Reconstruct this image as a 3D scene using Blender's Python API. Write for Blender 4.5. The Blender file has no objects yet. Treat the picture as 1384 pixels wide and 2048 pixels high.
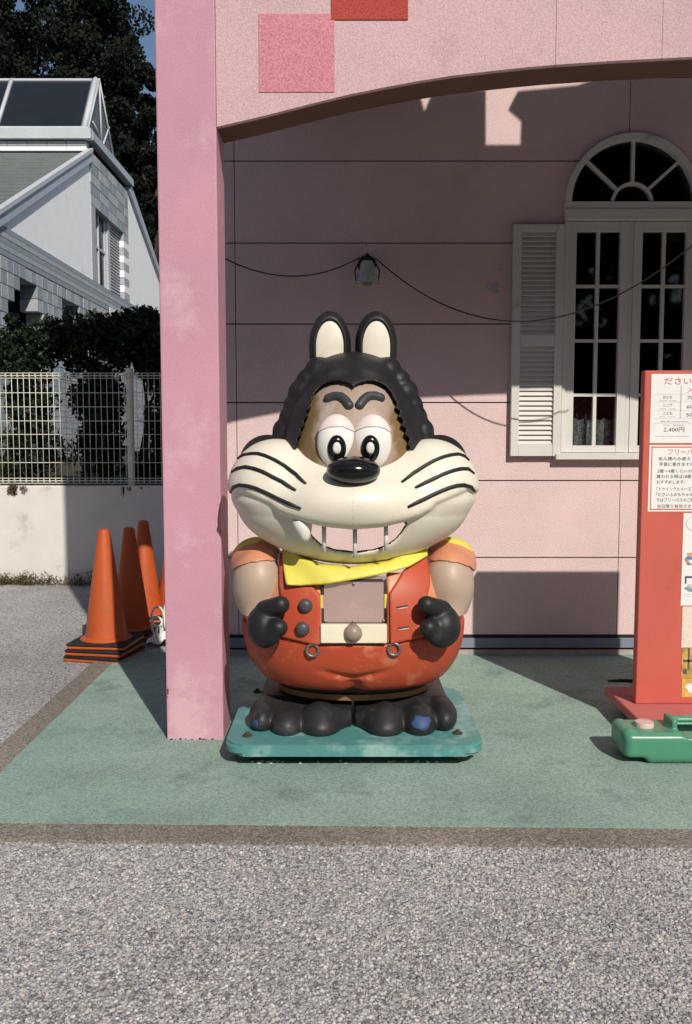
import bpy, bmesh, math, random
import numpy as np
from mathutils import Vector, Matrix
from mathutils.bvhtree import BVHTree

random.seed(7); np.random.seed(7)
SC = bpy.context.scene
COL = SC.collection

# ------------------------------------------------------------------ camera
F = 1800.0                                    # focal length in pixels of the 1384x2048 photograph
PITCH = math.atan(154 / 1800); CP, SP = math.cos(PITCH), math.sin(PITCH)
EYE = 1.24
cam_d = bpy.data.cameras.new('camera'); cam = bpy.data.objects.new('camera', cam_d); COL.objects.link(cam)
cam_d.sensor_fit = 'VERTICAL'; cam_d.sensor_height = 36; cam_d.lens = 36 * F / 2048
cam_d.clip_start = .05; cam_d.clip_end = 3000
cam.location = (0, 0, EYE); cam.rotation_euler = (math.pi / 2 - PITCH, 0, 0)
SC.camera = cam
# ------------------------------------------------------------------ sky, sun, exposure
TAZ, TEL = .415, .785
L = Vector((-TAZ, 1, 0)).normalized(); L.z = -TEL; L.normalize()      # direction the sunlight travels
world = bpy.data.worlds.new('World'); SC.world = world; world.use_nodes = True
nt = world.node_tree; bg = nt.nodes['Background']
sky = nt.nodes.new('ShaderNodeTexSky'); sky.sky_type = 'NISHITA'; sky.sun_disc = False
sky.sun_elevation = math.atan(TEL); sky.sun_rotation = math.atan2(-L.x, -L.y)
sky.air_density = 1.0; sky.dust_density = .6; sky.ozone_density = 1.2
nt.links.new(sky.outputs[0], bg.inputs[0]); bg.inputs[1].default_value = .095
sun_d = bpy.data.lights.new('sun', 'SUN'); sun_d.energy = 4.8; sun_d.angle = math.radians(.53); sun_d.color = (1, .94, .84)
sun = bpy.data.objects.new('sun', sun_d); COL.objects.link(sun); sun.rotation_euler = L.to_track_quat('-Z', 'Y').to_euler()
sun.location = (4, -6, 8)
SC.view_settings.view_transform = 'Standard'; SC.view_settings.look = 'None'
SC.view_settings.exposure = -0.2; SC.view_settings.gamma = 1.0; SC.view_settings.use_curve_mapping = False
SC.cycles.max_bounces = 6; SC.cycles.transparent_max_bounces = 12

# ------------------------------------------------------------------ measuring helpers (photograph -> place)
def ray(u, v):
    yc = (1024 - v) / F
    return ((u - 692) / F, CP + yc * SP, -SP + yc * CP)
def at(u, v, Y):
    r = ray(u, v); k = Y / r[1]; return Vector((r[0] * k, Y, EYE + r[2] * k))
def atx(u, v, X):
    r = ray(u, v); k = X / r[0]; return Vector((X, r[1] * k, EYE + r[2] * k))
def gr(u, v, z=0.0):
    r = ray(u, v); k = (z - EYE) / r[2]; return Vector((r[0] * k, r[1] * k, z))
def mpp(Y, Z=1.1):                            # metres per photograph pixel at depth Y
    return (Y * CP - (Z - EYE) * SP) / F

# ------------------------------------------------------------------ object helpers
def tag(o, label=None, cat=None, group=None, kind=None):
    if label: o['label'] = label
    if cat: o['category'] = cat
    if group: o['group'] = group
    if kind: o['kind'] = kind
    return o
def thing(name, loc, label, cat, group=None):
    o = bpy.data.objects.new(name, None); COL.objects.link(o); o.location = loc; o.empty_display_size = .1
    return tag(o, label, cat, group)
def root_loc(o):
    v = Vector((0, 0, 0))
    while o is not None: v += Vector(o.location); o = o.parent
    return v
def link(name, me, mats, parent=None, smooth=False, local=False):
    for m in (mats if isinstance(mats, (list, tuple)) else [mats]):
        if m.name not in [x.name for x in me.materials if x]: me.materials.append(m)
    if smooth: me.polygons.foreach_set('use_smooth', np.ones(len(me.polygons), bool))
    o = bpy.data.objects.new(name, me); COL.objects.link(o)
    if parent is not None:
        o.parent = parent
        if not local: me.transform(Matrix.Translation(-root_loc(parent)))
    return o
def bm_obj(name, bm, mats, parent=None, smooth=False, local=False):
    bmesh.ops.recalc_face_normals(bm, faces=bm.faces)
    me = bpy.data.meshes.new(name); bm.to_mesh(me); bm.free()
    return link(name, me, mats, parent, smooth, local)
def auto_smooth(o, deg=35):
    me = o.data
    bm = bmesh.new(); bm.from_mesh(me)
    for f in bm.faces: f.smooth = True
    for e in bm.edges:
        if len(e.link_faces) == 2 and e.calc_face_angle(0) > math.radians(deg): e.smooth = False
    bm.to_mesh(me); bm.free()
    return o
def add_box(bm, x0, x1, y0, y1, z0, z1, bev=0.0, seg=1):
    r = bmesh.ops.create_cube(bm, size=1)
    vs = r['verts']
    for v in vs:
        v.co = Vector((x0 if v.co.x < 0 else x1, y0 if v.co.y < 0 else y1, z0 if v.co.z < 0 else z1))
    if bev > 0:
        es = list({e for v in vs for e in v.link_edges})
        bmesh.ops.bevel(bm, geom=es, offset=bev, segments=seg, profile=.5, affect='EDGES')
def box(name, x0, x1, y0, y1, z0, z1, mat, parent=None, bev=0.0, seg=1, smooth=False):
    bm = bmesh.new(); add_box(bm, x0, x1, y0, y1, z0, z1, bev, seg)
    return bm_obj(name, bm, mat, parent, smooth)
def add_prism(bm, pts, axis, a, b):
    """closed polygon pts (2-D) extruded between a and b along axis ('y': pts are x,z ; 'x': pts are y,z ; 'z': pts are x,y)"""
    def mk(p, t):
        return {'y': (p[0], t, p[1]), 'x': (t, p[0], p[1]), 'z': (p[0], p[1], t)}[axis]
    A = [bm.verts.new(mk(p, a)) for p in pts]; B = [bm.verts.new(mk(p, b)) for p in pts]
    bm.faces.new(A); bm.faces.new(B[::-1]); n = len(pts)
    for i in range(n): bm.faces.new((A[i], B[i], B[(i + 1) % n], A[(i + 1) % n]))
def prism(name, pts, axis, a, b, mat, parent=None):
    bm = bmesh.new(); add_prism(bm, pts, axis, a, b)
    return bm_obj(name, bm, mat, parent)
def add_tube(bm, pts, r, n=8, closed=False, caps=True):
    pts = [Vector(p) for p in pts]; m = len(pts); rings = []
    rs = r if isinstance(r, (list, tuple)) else [r] * m
    up = Vector((.13, .21, .97)).normalized(); prev = None
    for i, p in enumerate(pts):
        if closed: t = pts[(i + 1) % m] - pts[i - 1]
        else: t = pts[min(i + 1, m - 1)] - pts[max(i - 1, 0)]
        t.normalize()
        a = (prev - t * prev.dot(t)) if prev is not None else t.cross(up)
        if a.length < 1e-5: a = t.cross(Vector((1, 0, 0)))
        a.normalize(); b = t.cross(a); prev = a
        rings.append([bm.verts.new(p + (a * math.cos(2 * math.pi * k / n) + b * math.sin(2 * math.pi * k / n)) * rs[i]) for k in range(n)])
    for i in range(m if closed else m - 1):
        A, B = rings[i], rings[(i + 1) % m]
        for k in range(n): bm.faces.new((A[k], A[(k + 1) % n], B[(k + 1) % n], B[k]))
    if caps and not closed: bm.faces.new(rings[0][::-1]); bm.faces.new(rings[-1])
def tube(name, pts, r, mat, parent=None, n=8, closed=False, local=False):
    bm = bmesh.new(); add_tube(bm, pts, r, n, closed)
    return bm_obj(name, bm, mat, parent, True, local)
def add_lathe(bm, prof, c, n=32, axis='z'):
    """profile of (radius, height) turned about an axis through c"""
    rings = []
    for r, h in prof:
        ring = []
        for k in range(n):
            a = 2 * math.pi * k / n; x, y = r * math.cos(a), r * math.sin(a)
            ring.append(bm.verts.new((c[0] + x, c[1] + y, c[2] + h) if axis == 'z' else (c[0] + x, c[1] - h, c[2] + y)))
        rings.append(ring)
    for A, B in zip(rings, rings[1:]):
        for k in range(n): bm.faces.new((A[k], A[(k + 1) % n], B[(k + 1) % n], B[k]))
    bm.faces.new(rings[0][::-1]); bm.faces.new(rings[-1])
def lathe(name, prof, c, mat, parent=None, n=32, axis='z', smooth=True, local=False):
    bm = bmesh.new(); add_lathe(bm, prof, c, n, axis)
    o = bm_obj(name, bm, mat, parent, False, local)
    return auto_smooth(o) if smooth else o
def copy_tree(o, parent=None):
    c = o.copy(); COL.objects.link(c)
    if parent is not None: c.parent = parent
    for ch in list(o.children): copy_tree(ch, c)
    return c

# ------------------------------------------------------------------ materials
def col(r, g, b): return (r, g, b, 1)
def mat(name, base, rough=.7, var=.12, vscale=6, grain=.10, gscale=260, bump=.0, bscale=120, second=None, amount=.4, sscale=3, spec=.3, metal=0, coords='Object'):
    """painted / plain surface: broad colour drift + fine speckle + optional patches of a second colour (wear, dirt)"""
    m = bpy.data.materials.new(name); m.use_nodes = True; n = m.node_tree; N, K = n.nodes, n.links
    b = N['Principled BSDF']; b.inputs['Roughness'].default_value = rough; b.inputs['Specular IOR Level'].default_value = spec; b.inputs['Metallic'].default_value = metal
    tc = N.new('ShaderNodeTexCoord'); src = tc.outputs[coords]
    def noise(scale, detail=4, r=.6):
        t = N.new('ShaderNodeTexNoise'); t.inputs['Scale'].default_value = scale; t.inputs['Detail'].default_value = detail; t.inputs['Roughness'].default_value = r
        K.new(src, t.inputs['Vector']); return t.outputs['Fac']
    def mix(fac, a, c, mode='MIX'):
        x = N.new('ShaderNodeMix'); x.data_type = 'RGBA'; x.blend_type = mode
        if isinstance(fac, (int, float)): x.inputs[0].default_value = fac
        else: K.new(fac, x.inputs[0])
        for i, s in ((6, a), (7, c)):
            if isinstance(s, tuple): x.inputs[i].default_value = s
            else: K.new(s, x.inputs[i])
        return x.outputs[2]
    def ramp(fac, lo, hi, a=0., c=1.):
        r = N.new('ShaderNodeMapRange'); r.inputs[1].default_value = lo; r.inputs[2].default_value = hi; r.inputs[3].default_value = a; r.inputs[4].default_value = c
        K.new(fac, r.inputs[0]); return r.outputs[0]
    dark = tuple(c * (1 - var) for c in base[:3]) + (1,); light = tuple(min(1, c * (1 + var)) for c in base[:3]) + (1,)
    c = mix(ramp(noise(vscale), .3, .7), dark, light)
    if second is not None: c = mix(ramp(noise(sscale, 6, .65), .62 - amount * .25, .72 - amount * .12), c, second)
    if grain > 0:
        g = ramp(noise(gscale, 2, .7), .3, .7, 1 - grain, 1 + grain)
        v = N.new('ShaderNodeVectorMath'); v.operation = 'SCALE'; K.new(c, v.inputs[0]); K.new(g, v.inputs['Scale']); c = v.outputs[0]
    K.new(c, b.inputs['Base Color'])
    if bump > 0:
        bp = N.new('ShaderNodeBump'); bp.inputs['Strength'].default_value = bump; bp.inputs['Distance'].default_value = .01
        K.new(noise(bscale, 5, .7), bp.inputs['Height']); K.new(bp.outputs[0], b.inputs['Normal'])
    m['_'] = 1
    return m
def dark_void(name, c=(.012, .011, .01)):
    return mat(name, c, .9, .1, 5, 0)

M = {}
M['wall'] = mat('pink siding', (.72, .54, .53), .85, .06, 2.5, .24, 170, .35, 220, second=col(.66, .47, .45), amount=.18, sscale=1.6)
M['wall_gap'] = mat('siding joint', (.10, .055, .05), .9, .1, 4, 0)
M['fascia'] = mat('pale pink render', (.61, .41, .425), .85, .06, 2, .22, 170, .3, 220, second=col(.55, .36, .37), amount=.2, sscale=1.5)
M['square_pink'] = mat('mid pink paint', (.60, .235, .28), .8, .05, 3, .30, 150, .15, 300)
M['square_red'] = mat('red paint', (.42, .06, .045), .8, .05, 3, .30, 150, .15, 300)
M['pillar'] = mat('rose painted steel', (.56, .29, .36), .65, .07, 3, .13, 200, .15, 160, second=col(.63, .38, .445), amount=.35, sscale=4)
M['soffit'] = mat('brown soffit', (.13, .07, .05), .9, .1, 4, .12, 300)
M['frame_white'] = mat('off white window paint', (.66, .64, .60), .6, .05, 4, .08, 300, second=col(.5, .46, .40), amount=.05, sscale=5)
M['slate_blue'] = mat('blue grey flashing', (.20, .235, .30), .6, .08, 4, .1, 300)
M['foundation'] = mat('grey foundation concrete', (.40, .35, .32), .9, .15, 8, .2, 200, .3, 150)
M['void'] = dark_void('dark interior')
M['black_edge'] = dark_void('black shadow gap seal', (.02, .018, .017))

# ground materials
def aggregate(name, scale, tint, lo, hi, bump=.9, dark=(.035, .032, .03)):
    m = bpy.data.materials.new(name); m.use_nodes = True; n = m.node_tree; N, K = n.nodes, n.links
    b = N['Principled BSDF']; b.inputs['Roughness'].default_value = .75; b.inputs['Specular IOR Level'].default_value = .3
    tc = N.new('ShaderNodeTexCoord')
    wob = N.new('ShaderNodeTexNoise'); wob.inputs['Scale'].default_value = scale * .8; K.new(tc.outputs['Object'], wob.inputs['Vector'])
    vadd = N.new('ShaderNodeVectorMath'); vadd.operation = 'MULTIPLY_ADD'; vadd.inputs[1].default_value = (.6 / scale,) * 3
    K.new(wob.outputs['Color'], vadd.inputs[0]); K.new(tc.outputs['Object'], vadd.inputs[2])
    v = N.new('ShaderNodeTexVoronoi'); v.inputs['Scale'].default_value = scale; K.new(vadd.outputs[0], v.inputs['Vector'])
    e = N.new('ShaderNodeTexVoronoi'); e.feature = 'DISTANCE_TO_EDGE'; e.inputs['Scale'].default_value = scale; K.new(vadd.outputs[0], e.inputs['Vector'])
    sep = N.new('ShaderNodeSeparateColor'); K.new(v.outputs['Color'], sep.inputs[0])
    rp = N.new('ShaderNodeValToRGB'); cr = rp.color_ramp
    cr.elements[0].position = 0; cr.elements[0].color = (lo[0], lo[1], lo[2], 1)
    cr.elements[1].position = 1; cr.elements[1].color = (hi[0], hi[1], hi[2], 1)
    for p, c in ((.35, tint), (.55, tuple(t * 1.12 for t in tint)), (.7, (tint[0] * 1.14, tint[1] * 1.04, tint[2] * .95))):
        el = cr.elements.new(p); el.color = (*c, 1)
    K.new(sep.outputs[0], rp.inputs[0])
    gap = N.new('ShaderNodeMapRange'); gap.inputs[1].default_value = .0; gap.inputs[2].default_value = .12; K.new(e.outputs['Distance'], gap.inputs[0])
    # the binder only shows here and there: pits where a second noise is high
    pn = N.new('ShaderNodeTexNoise'); pn.inputs['Scale'].default_value = scale * .85; pn.inputs['Detail'].default_value = 3; K.new(tc.outputs['Object'], pn.inputs['Vector'])
    pr2 = N.new('ShaderNodeMapRange'); pr2.inputs[1].default_value = .36; pr2.inputs[2].default_value = .56; K.new(pn.outputs['Fac'], pr2.inputs[0])
    gm_ = N.new('ShaderNodeMath'); gm_.operation = 'MAXIMUM'; K.new(gap.outputs[0], gm_.inputs[0]); K.new(pr2.outputs[0], gm_.inputs[1])
    fine = N.new('ShaderNodeTexNoise'); fine.inputs['Scale'].default_value = scale * 3; fine.inputs['Detail'].default_value = 3; K.new(tc.outputs['Object'], fine.inputs['Vector'])
    fr_ = N.new('ShaderNodeMapRange'); fr_.inputs[1].default_value = .3; fr_.inputs[2].default_value = .7; fr_.inputs[3].default_value = .72; fr_.inputs[4].default_value = 1.28; K.new(fine.outputs['Fac'], fr_.inputs[0])
    fs = N.new('ShaderNodeVectorMath'); fs.operation = 'SCALE'; K.new(rp.outputs[0], fs.inputs[0]); K.new(fr_.outputs[0], fs.inputs['Scale'])
    mx = N.new('ShaderNodeMix'); mx.data_type = 'RGBA'; mx.inputs[6].default_value = (*dark, 1); K.new(gm_.outputs[0], mx.inputs[0]); K.new(fs.outputs[0], mx.inputs[7])
    # broad stains
    st = N.new('ShaderNodeTexNoise'); st.inputs['Scale'].default_value = 1.1; st.inputs['Detail'].default_value = 5; K.new(tc.outputs['Object'], st.inputs['Vector'])
    sr = N.new('ShaderNodeMapRange'); sr.inputs[1].default_value = .3; sr.inputs[2].default_value = .7; sr.inputs[3].default_value = .72; sr.inputs[4].default_value = 1.2; K.new(st.outputs['Fac'], sr.inputs[0])
    sc = N.new('ShaderNodeVectorMath'); sc.operation = 'SCALE'; K.new(mx.outputs[2], sc.inputs[0]); K.new(sr.outputs[0], sc.inputs['Scale'])
    K.new(sc.outputs[0], b.inputs['Base Color'])
    ht = N.new('ShaderNodeMath'); ht.operation = 'ADD'; K.new(gm_.outputs[0], ht.inputs[0]); K.new(sep.outputs[1], ht.inputs[1])
    bp = N.new('ShaderNodeBump'); bp.inputs['Strength'].default_value = bump; bp.inputs['Distance'].default_value = .004
    K.new(ht.outputs[0], bp.inputs['Height']); K.new(bp.outputs[0], b.inputs['Normal'])
    return m
M['asphalt'] = aggregate('exposed aggregate asphalt', 132, (.44, .43, .43), (.15, .15, .155), (.72, .70, .69), .8, (.10, .095, .09))
M['kerb'] = aggregate('worn kerb concrete', 170, (.25, .225, .195), (.13, .12, .11), (.42, .38, .33), .6, (.09, .08, .07))
M['pad'] = mat('green painted paving', (.27, .37, .315), .85, .14, 2.6, .34, 130, .5, 160, second=col(.18, .255, .22), amount=.26, sscale=3.1)
M['concrete'] = mat('weathered concrete', (.70, .66, .62), .9, .08, 2.5, .12, 200, .3, 120, second=col(.52, .49, .46), amount=.16, sscale=4)

# ================================================================== SETTING: ground
def sheet(name, pts, z, m, kind='structure'):
    me = bpy.data.meshes.new(name); me.from_pydata([(x, y, z) for x, y in pts], [], [tuple(range(len(pts)))])
    o = link(name, me, m); return tag(o, kind=kind)
g = sheet('ground', [(-400, -60), (400, -60), (400, 900), (-400, 900)], -.06, mat('distant ground', (.18, .17, .16), .9))
PAD_L, KERB_L, PAD_F, KERB_F = -1.265, -1.374, 2.757, 2.642
asph = sheet('asphalt_pavement', [(-9, -4), (9, -4), (9, 7.45), (-9, 7.45)], 0, M['asphalt'])
def front(x, off=0.0): return 2.773 - off - (x + 1.27) * .020
pad = prism('green_pavement', [(PAD_L, front(PAD_L)), (6.5, front(6.5)), (6.5, 5.02), (PAD_L, 5.02)], 'z', -.05, .012, M['pad']); tag(pad, kind='structure')
rk = random.Random(12)
def ragged(x0, x1, off, n): return [(x0 + (x1 - x0) * i / n, front(x0 + (x1 - x0) * i / n, off) + rk.uniform(-.0035, .0035)) for i in range(n + 1)]
kb = prism('kerb', ragged(KERB_L, 6.5, .116, 160) + ragged(KERB_L, 6.5, .0, 160)[::-1], 'z', -.05, .010, M['kerb']); tag(kb, kind='structure')
kl = prism('kerb', [(KERB_L + rk.uniform(-.004, .004), front(KERB_L) + .001 + i * .05) for i in range(90)] + [(PAD_L + rk.uniform(-.002, .002), front(KERB_L) + .001 + i * .05) for i in range(89, -1, -1)], 'z', -.05, .0135, M['kerb']); tag(kl, kind='structure')

# ================================================================== PINK HOUSE
WY = 4.98                                      # face of the siding
PF = 3.55                                      # face of pillar and fascia
house = thing('pink_house', (1.5, WY, 0), 'pink house front with siding, arched window and square porch pillar', 'house')
HX0, HX1 = -.80, 4.6
def wz(v): return at(692, v, WY).z
rows = [wz(v) for v in (1270, 1115, 961, 805, 648, 486, 322, 155)]
p_ = rows[-1] - rows[-2]
while rows[-1] < 5.9: rows.append(rows[-1] + p_)
J0, J1 = at(473, 800, WY).x, at(1245, 800, WY).x
cols_ = [HX0, J0, J1, J1 + (J1 - J0), HX1]
# window outline
WC = at(1256.7, 680, WY).x; SPR = at(1266, 408, WY).z; WR = at(1400, 408, WY).x - at(1265, 408, WY).x; WBOT = at(1266, 917, WY).z
WHALF = WR
def arc_pts(R, a0, a1, n, cx=None, cz=None):
    cx = WC if cx is None else cx; cz = SPR if cz is None else cz
    return [(cx + R * math.cos(a0 + (a1 - a0) * i / n), cz + R * math.sin(a0 + (a1 - a0) * i / n)) for i in range(n + 1)]
GAP = .0035
def panel(pts):
    prism('siding_panel', pts, 'y', WY, WY + .03, M['wall'], house)
HR = WR - .012; TOPZ = SPR + HR
for z0, z1 in zip(rows, rows[1:]):
    a, b = z0 + GAP, z1 - GAP
    for x0, x1 in zip(cols_, cols_[1:]):
        l, r = x0 + GAP * .6, x1 - GAP * .6
        wl, wr = WC - HR, WC + HR
        if r <= wl or l >= wr or b <= WBOT or a >= TOPZ:
            panel([(l, a), (r, a), (r, b), (l, b)]); continue
        def half(z):
            if z <= SPR: return HR
            return math.sqrt(max(0, HR * HR - (z - SPR) ** 2))
        if a < WBOT + .02:      # sill row
            a2 = WBOT + .01
            P = [(l, a), (r, a)]
            if r > wr: P += [(r, b), (wr, b), (wr, a2)]
            else: P += [(r, a2)]
            if l < wl: P += [(wl, a2), (wl, b), (l, b)]
            else: P += [(l, a2)]
            panel(P); continue
        zs = [a + (b - a) * i / 14 for i in range(15)]
        if b < TOPZ:
            if l < wl: panel([(l, a)] + [(max(l + .001, WC - half(z)), z) for z in zs] + [(l, b)])
            if r > wr: panel([(r, a), (r, b)] + [(min(r - .001, WC + half(z)), z) for z in zs[::-1]])
        else:
            n = 24; pts = []
            for i in range(n + 1):
                th = math.pi - math.pi * i / n; x = WC + HR * math.cos(th); z = SPR + HR * math.sin(th)
                if z >= a and l < x < r: pts.append((x, z))
            if l < wl and r > wr: panel([(l, a), (WC - half(a), a)] + pts + [(WC + half(a), a), (r, a), (r, b), (l, b)])
            elif l < wl: panel([(l, a), (WC - half(a), a)] + pts + [(r, SPR + half_z if False else SPR + math.sqrt(max(0, HR * HR - (r - WC) ** 2))), (r, b), (l, b)])
            else: panel([(l, b), (l, SPR + math.sqrt(max(0, HR * HR - (l - WC) ** 2)))] + pts + [(WC + half(a), a), (r, a), (r, b)])
# backing behind the joints, with the window left open
bz0, bz1 = rows[0] - .02, rows[-1]
for i, (x0, x1, z0, z1) in enumerate([(HX0 + .003, WC - HR, bz0, bz1), (WC + HR, HX1 - .003, bz0, bz1), (WC - HR, WC + HR, bz0, WBOT), (WC - HR, WC + HR, TOPZ, bz1)]):
    box('wall_backing', x0, x1, WY + .018, WY + .07, z0, z1, M['wall_gap'], house)
box('side_wall', HX0 + .004, HX0 + .10, WY + .072, 11, 0, bz1, M['wall'], house)
box('wall_return', HX1 - .1, HX1 + .02, WY + .072, 11, 0, bz1, M['wall'], house)
box('flat_roof', HX0, HX1, WY + .072, 11, bz1, bz1 + .15, M['wall'], house)
# flashing strip and foundation
fz1, fz0 = wz(1271), wz(1294)
box('base_flashing', HX0, HX1, WY - .022, WY + .016, fz0, fz1 - .012, M['slate_blue'], house, .002)
box('shadow_gap', HX0 + .002, HX1, WY - .004, WY + .016, fz1 - .0115, rows[0] + .003, M['black_edge'], house)
box('shadow_gap', HX0 + .002, HX1, WY - .002, WY + .04, fz0 - .012, fz0 - .0005, M['black_edge'], house)
box('foundation', HX0 + .002, HX1, WY - .012, WY + .06, 0, fz0 - .0125, M['foundation'], house)
# pillar
pl, pr_ = gr(334, 1485).x, gr(447, 1485).x
o = box('pillar', pl, pr_, PF, PF + .22, -.02, 6.3, M['pillar'], house, .006, 2)
bm = bmesh.new()                                # rusty, flaking foot of the pillar
for i in range(16):
    x = random.uniform(pl, pr_ - .004); w = random.uniform(.004, .014)
    add_box(bm, x, min(pr_, x + w), PF - .0012, PF + .002, .012, .012 + random.uniform(.002, .007))
add_box(bm, pl + .004, pl + .010, PF - .0012, PF + .002, .20, .222); add_box(bm, pl + .003, pl + .006, PF - .0012, PF + .002, .185, .19)
bm_obj('rust_flake', bm, mat('rust', (.12, .06, .03), .95, .3, 40, .3, 300), o)['kind'] = 'stuff'
# fascia with its shallow arch
arch_px = [(441, 253), (500, 238), (560, 223), (630, 205), (700, 188), (770, 174), (840, 161), (910, 150), (980, 142), (1045, 135), (1110, 129), (1170, 125), (1230, 121), (1310, 117), (1384, 113)]
arch = [at(u, v, PF) for u, v in arch_px]
low = [(pr_ + .002, arch[0].z - .0)] + [(p.x, p.z) for p in arch[1:]]
xm = low[-1][0] + .35; low.append((xm, low[-1][1] + .012)); low.append((xm + .4, low[-1][1] - .02))
low.append((xm + 1.3, low[-1][1] - .25)); low.append((4.5, low[-1][1] - .35))
FT = 3.35
jx = [low[0][0], at(1113, 60, PF).x, at(1326, 60, PF).x, 3.0, 4.5]
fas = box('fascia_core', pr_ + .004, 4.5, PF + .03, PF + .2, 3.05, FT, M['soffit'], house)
def zlow(x):
    for (xa, za), (xb, zb) in zip(low, low[1:]):
        if xa <= x <= xb: return za + (zb - za) * (x - xa) / (xb - xa)
    return low[-1][1]
fpans = []
for a, b in zip(jx, jx[1:]):
    pts = [(a, zlow(a))] + [p for p in low if a + .001 < p[0] < b - .001] + [(b - .0015, zlow(b))]
    fpans.append(prism('fascia_panel', pts + [(b - .0015, FT), (a, FT)], 'y', PF + .002, PF + .028, M['fascia'], house))
body_pts = [(p[0], p[1] + .002) for p in low]
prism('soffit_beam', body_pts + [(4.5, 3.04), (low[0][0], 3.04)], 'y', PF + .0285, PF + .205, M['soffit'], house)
def sq(name, u0, v0, u1, v1, m):
    a, b = at(u0, v0, PF), at(u1, v1, PF); dy = .0012 if m is M['square_red'] else 0
    box(name, a.x, b.x, PF - .001 - dy, PF + .0017 - dy, b.z, a.z, m, fpans[0])
sq('painted_square', 517, 28, 669, 184, M['square_pink']); sq('painted_square', 662, -112, 816, 39.5, M['square_red'])
# parapet above: its outline is what lets the patch of sun through onto the siding
PY = PF + .06
def back(u, v):
    q = at(u, v, WY); d = WY - PY; return (q.x + TAZ * d, q.z + TEL * d * math.hypot(1, TAZ))
prof = [back(*q) for q in [(834, 150), (835, 200), (845, 233), (859, 199), (905, 192), (967, 190), (967, 299), (1043, 299), (1045, 237), (1019, 214), (1031, 192), (1150, 180), (1226, 154), (1300, 120)]]
pp = [(pl, FT + .001), (pl, 6.3), (prof[0][0], 6.3)] + prof + [(prof[-1][0], 6.0), (4.5, 6.0), (4.5, FT + .001)]
prism('parapet', pp, 'y', PY - .02, PY + .018, M['fascia'], house); prism('bounce_absorber', pp, 'y', PY + .0185, PY + .03, M['soffit'], house)  # second board: unseen, dark, added to soak up light bounced inside the porch

box('sky_blocker', pl, 4.5, PF + .12, WY - .002, 4.75, 4.85, M['soffit'], house)  # unseen slab over the open porch, added to keep sky light off the wall

box('low_sky_blocker', pl + .3, .36, PF + .22, WY - .002, 3.06, 3.1, M['soffit'], house)  # lower unseen slab, added to deepen the shade high on the left wall
# ---- window
win = bpy.data.objects.new('arched_window', None); COL.objects.link(win); win.parent = house; win.location = Vector((WC, WY, WBOT)) - root_loc(house)
FW = M['frame_white']
def ring_seg(R0, R1, y0, y1, name, m, a0=0, a1=math.pi, n=40, cx=None, cz=None):
    pts = arc_pts(R1, a0, a1, n, cx, cz) + arc_pts(R0, a1, a0, n, cx, cz)
    return prism(name, pts, 'y', y0, y1, m, win)
ring_seg(WR - .033, WR, WY - .03, WY + .06, 'arch_frame', FW)
fl = at(1130, 500, WY).x
WR2 = WC - fl
def cx(u): return at(u, 680, WY).x               # columns are measured at the middle height of the window
def vz(v): return at(692, v, WY).z
def vbar(name, u0, u1, v0, v1, y0, y1, m=FW, par=None, bev=.002):
    return box(name, cx(u0), cx(u1), y0, y1, vz(v1), vz(v0), m, par or win, bev)
ux = lambda x: 692 + (x) * F / (WY * CP)         # only used to mirror pixel columns about the window axis
MID = 1256.7
mir = lambda u: 2 * MID - u
vbar('side_frame', 1123, 1129, 443.5, 905, WY - .03, WY + .05); vbar('side_frame', mir(1129), mir(1123), 443.5, 905, WY - .03, WY + .05)
vbar('transom', 1122, mir(1122), 405, 419, WY - .026, WY + .05)
vbar('transom', 1123, mir(1123), 419.5, 443, WY - .034, WY + .05, bev=.004)
vbar('window_sill', 1112, mir(1112), 906, 919, WY - .055, WY + .05, bev=.003)
vbar('meeting_stile', 1252.5, 1261, 444, 905.5, WY - .012, WY + .04)
glass = bpy.data.materials.new('window glass'); glass.use_nodes = True
gn, gk = glass.node_tree.nodes, glass.node_tree.links
gn.remove(gn['Principled BSDF']); tr = gn.new('ShaderNodeBsdfTransparent'); tr.inputs[0].default_value = (.72, .75, .74, 1)
gl = gn.new('ShaderNodeBsdfGlossy'); gl.inputs['Roughness'].default_value = .03
fr = gn.new('ShaderNodeFresnel'); fr.inputs[0].default_value = 1.4; mx = gn.new('ShaderNodeMixShader')
gk.new(fr.outputs[0], mx.inputs[0]); gk.new(tr.outputs[0], mx.inputs[1]); gk.new(gl.outputs[0], mx.inputs[2]); gk.new(mx.outputs[0], gn['Material Output'].inputs[0])
M['glass'] = glass
def sash(u0, u1, g0, g1):
    s = bpy.data.meshes.new('sash'); bm = bmesh.new()
    def bb(a0, a1, v0, v1, y0, y1): add_box(bm, cx(a0), cx(a1), y0, y1, vz(v1), vz(v0), .0015)
    gt, gb = 464, 891
    bb(u0, g0, 444.5, 905, WY - .016, WY + .03); bb(g1, u1, 444.5, 905, WY - .016, WY + .03)
    bb(g0 + .1, g1 - .1, 444.5, gt, WY - .014, WY + .03); bb(g0 + .1, g1 - .1, gb, 905, WY - .014, WY + .03)
    s = bm_obj('sash', bm, FW, win)
    gm = (g0 + g1) / 2
    vs = [gt, 573, 682, 790, gb]
    box('muntin', cx(gm - 3.4), cx(gm + 3.4), WY - .009, WY + .012, vz(gb), vz(gt), FW, s)
    for v in vs[1:-1]:
        for q0, q1 in ((g0, gm - 3.5), (gm + 3.5, g1)): box('muntin', cx(q0), cx(q1), WY - .007, WY + .012, vz(v + 3), vz(v - 3), FW, s)
    for va, vb in zip(vs, vs[1:]):
        for q0, q1 in ((g0, gm), (gm, g1)): box('pane', cx(q0) + .001, cx(q1) - .001, WY + .0125, WY + .0165, vz(vb) + .001, vz(va) - .001, M['glass'], s)
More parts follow.
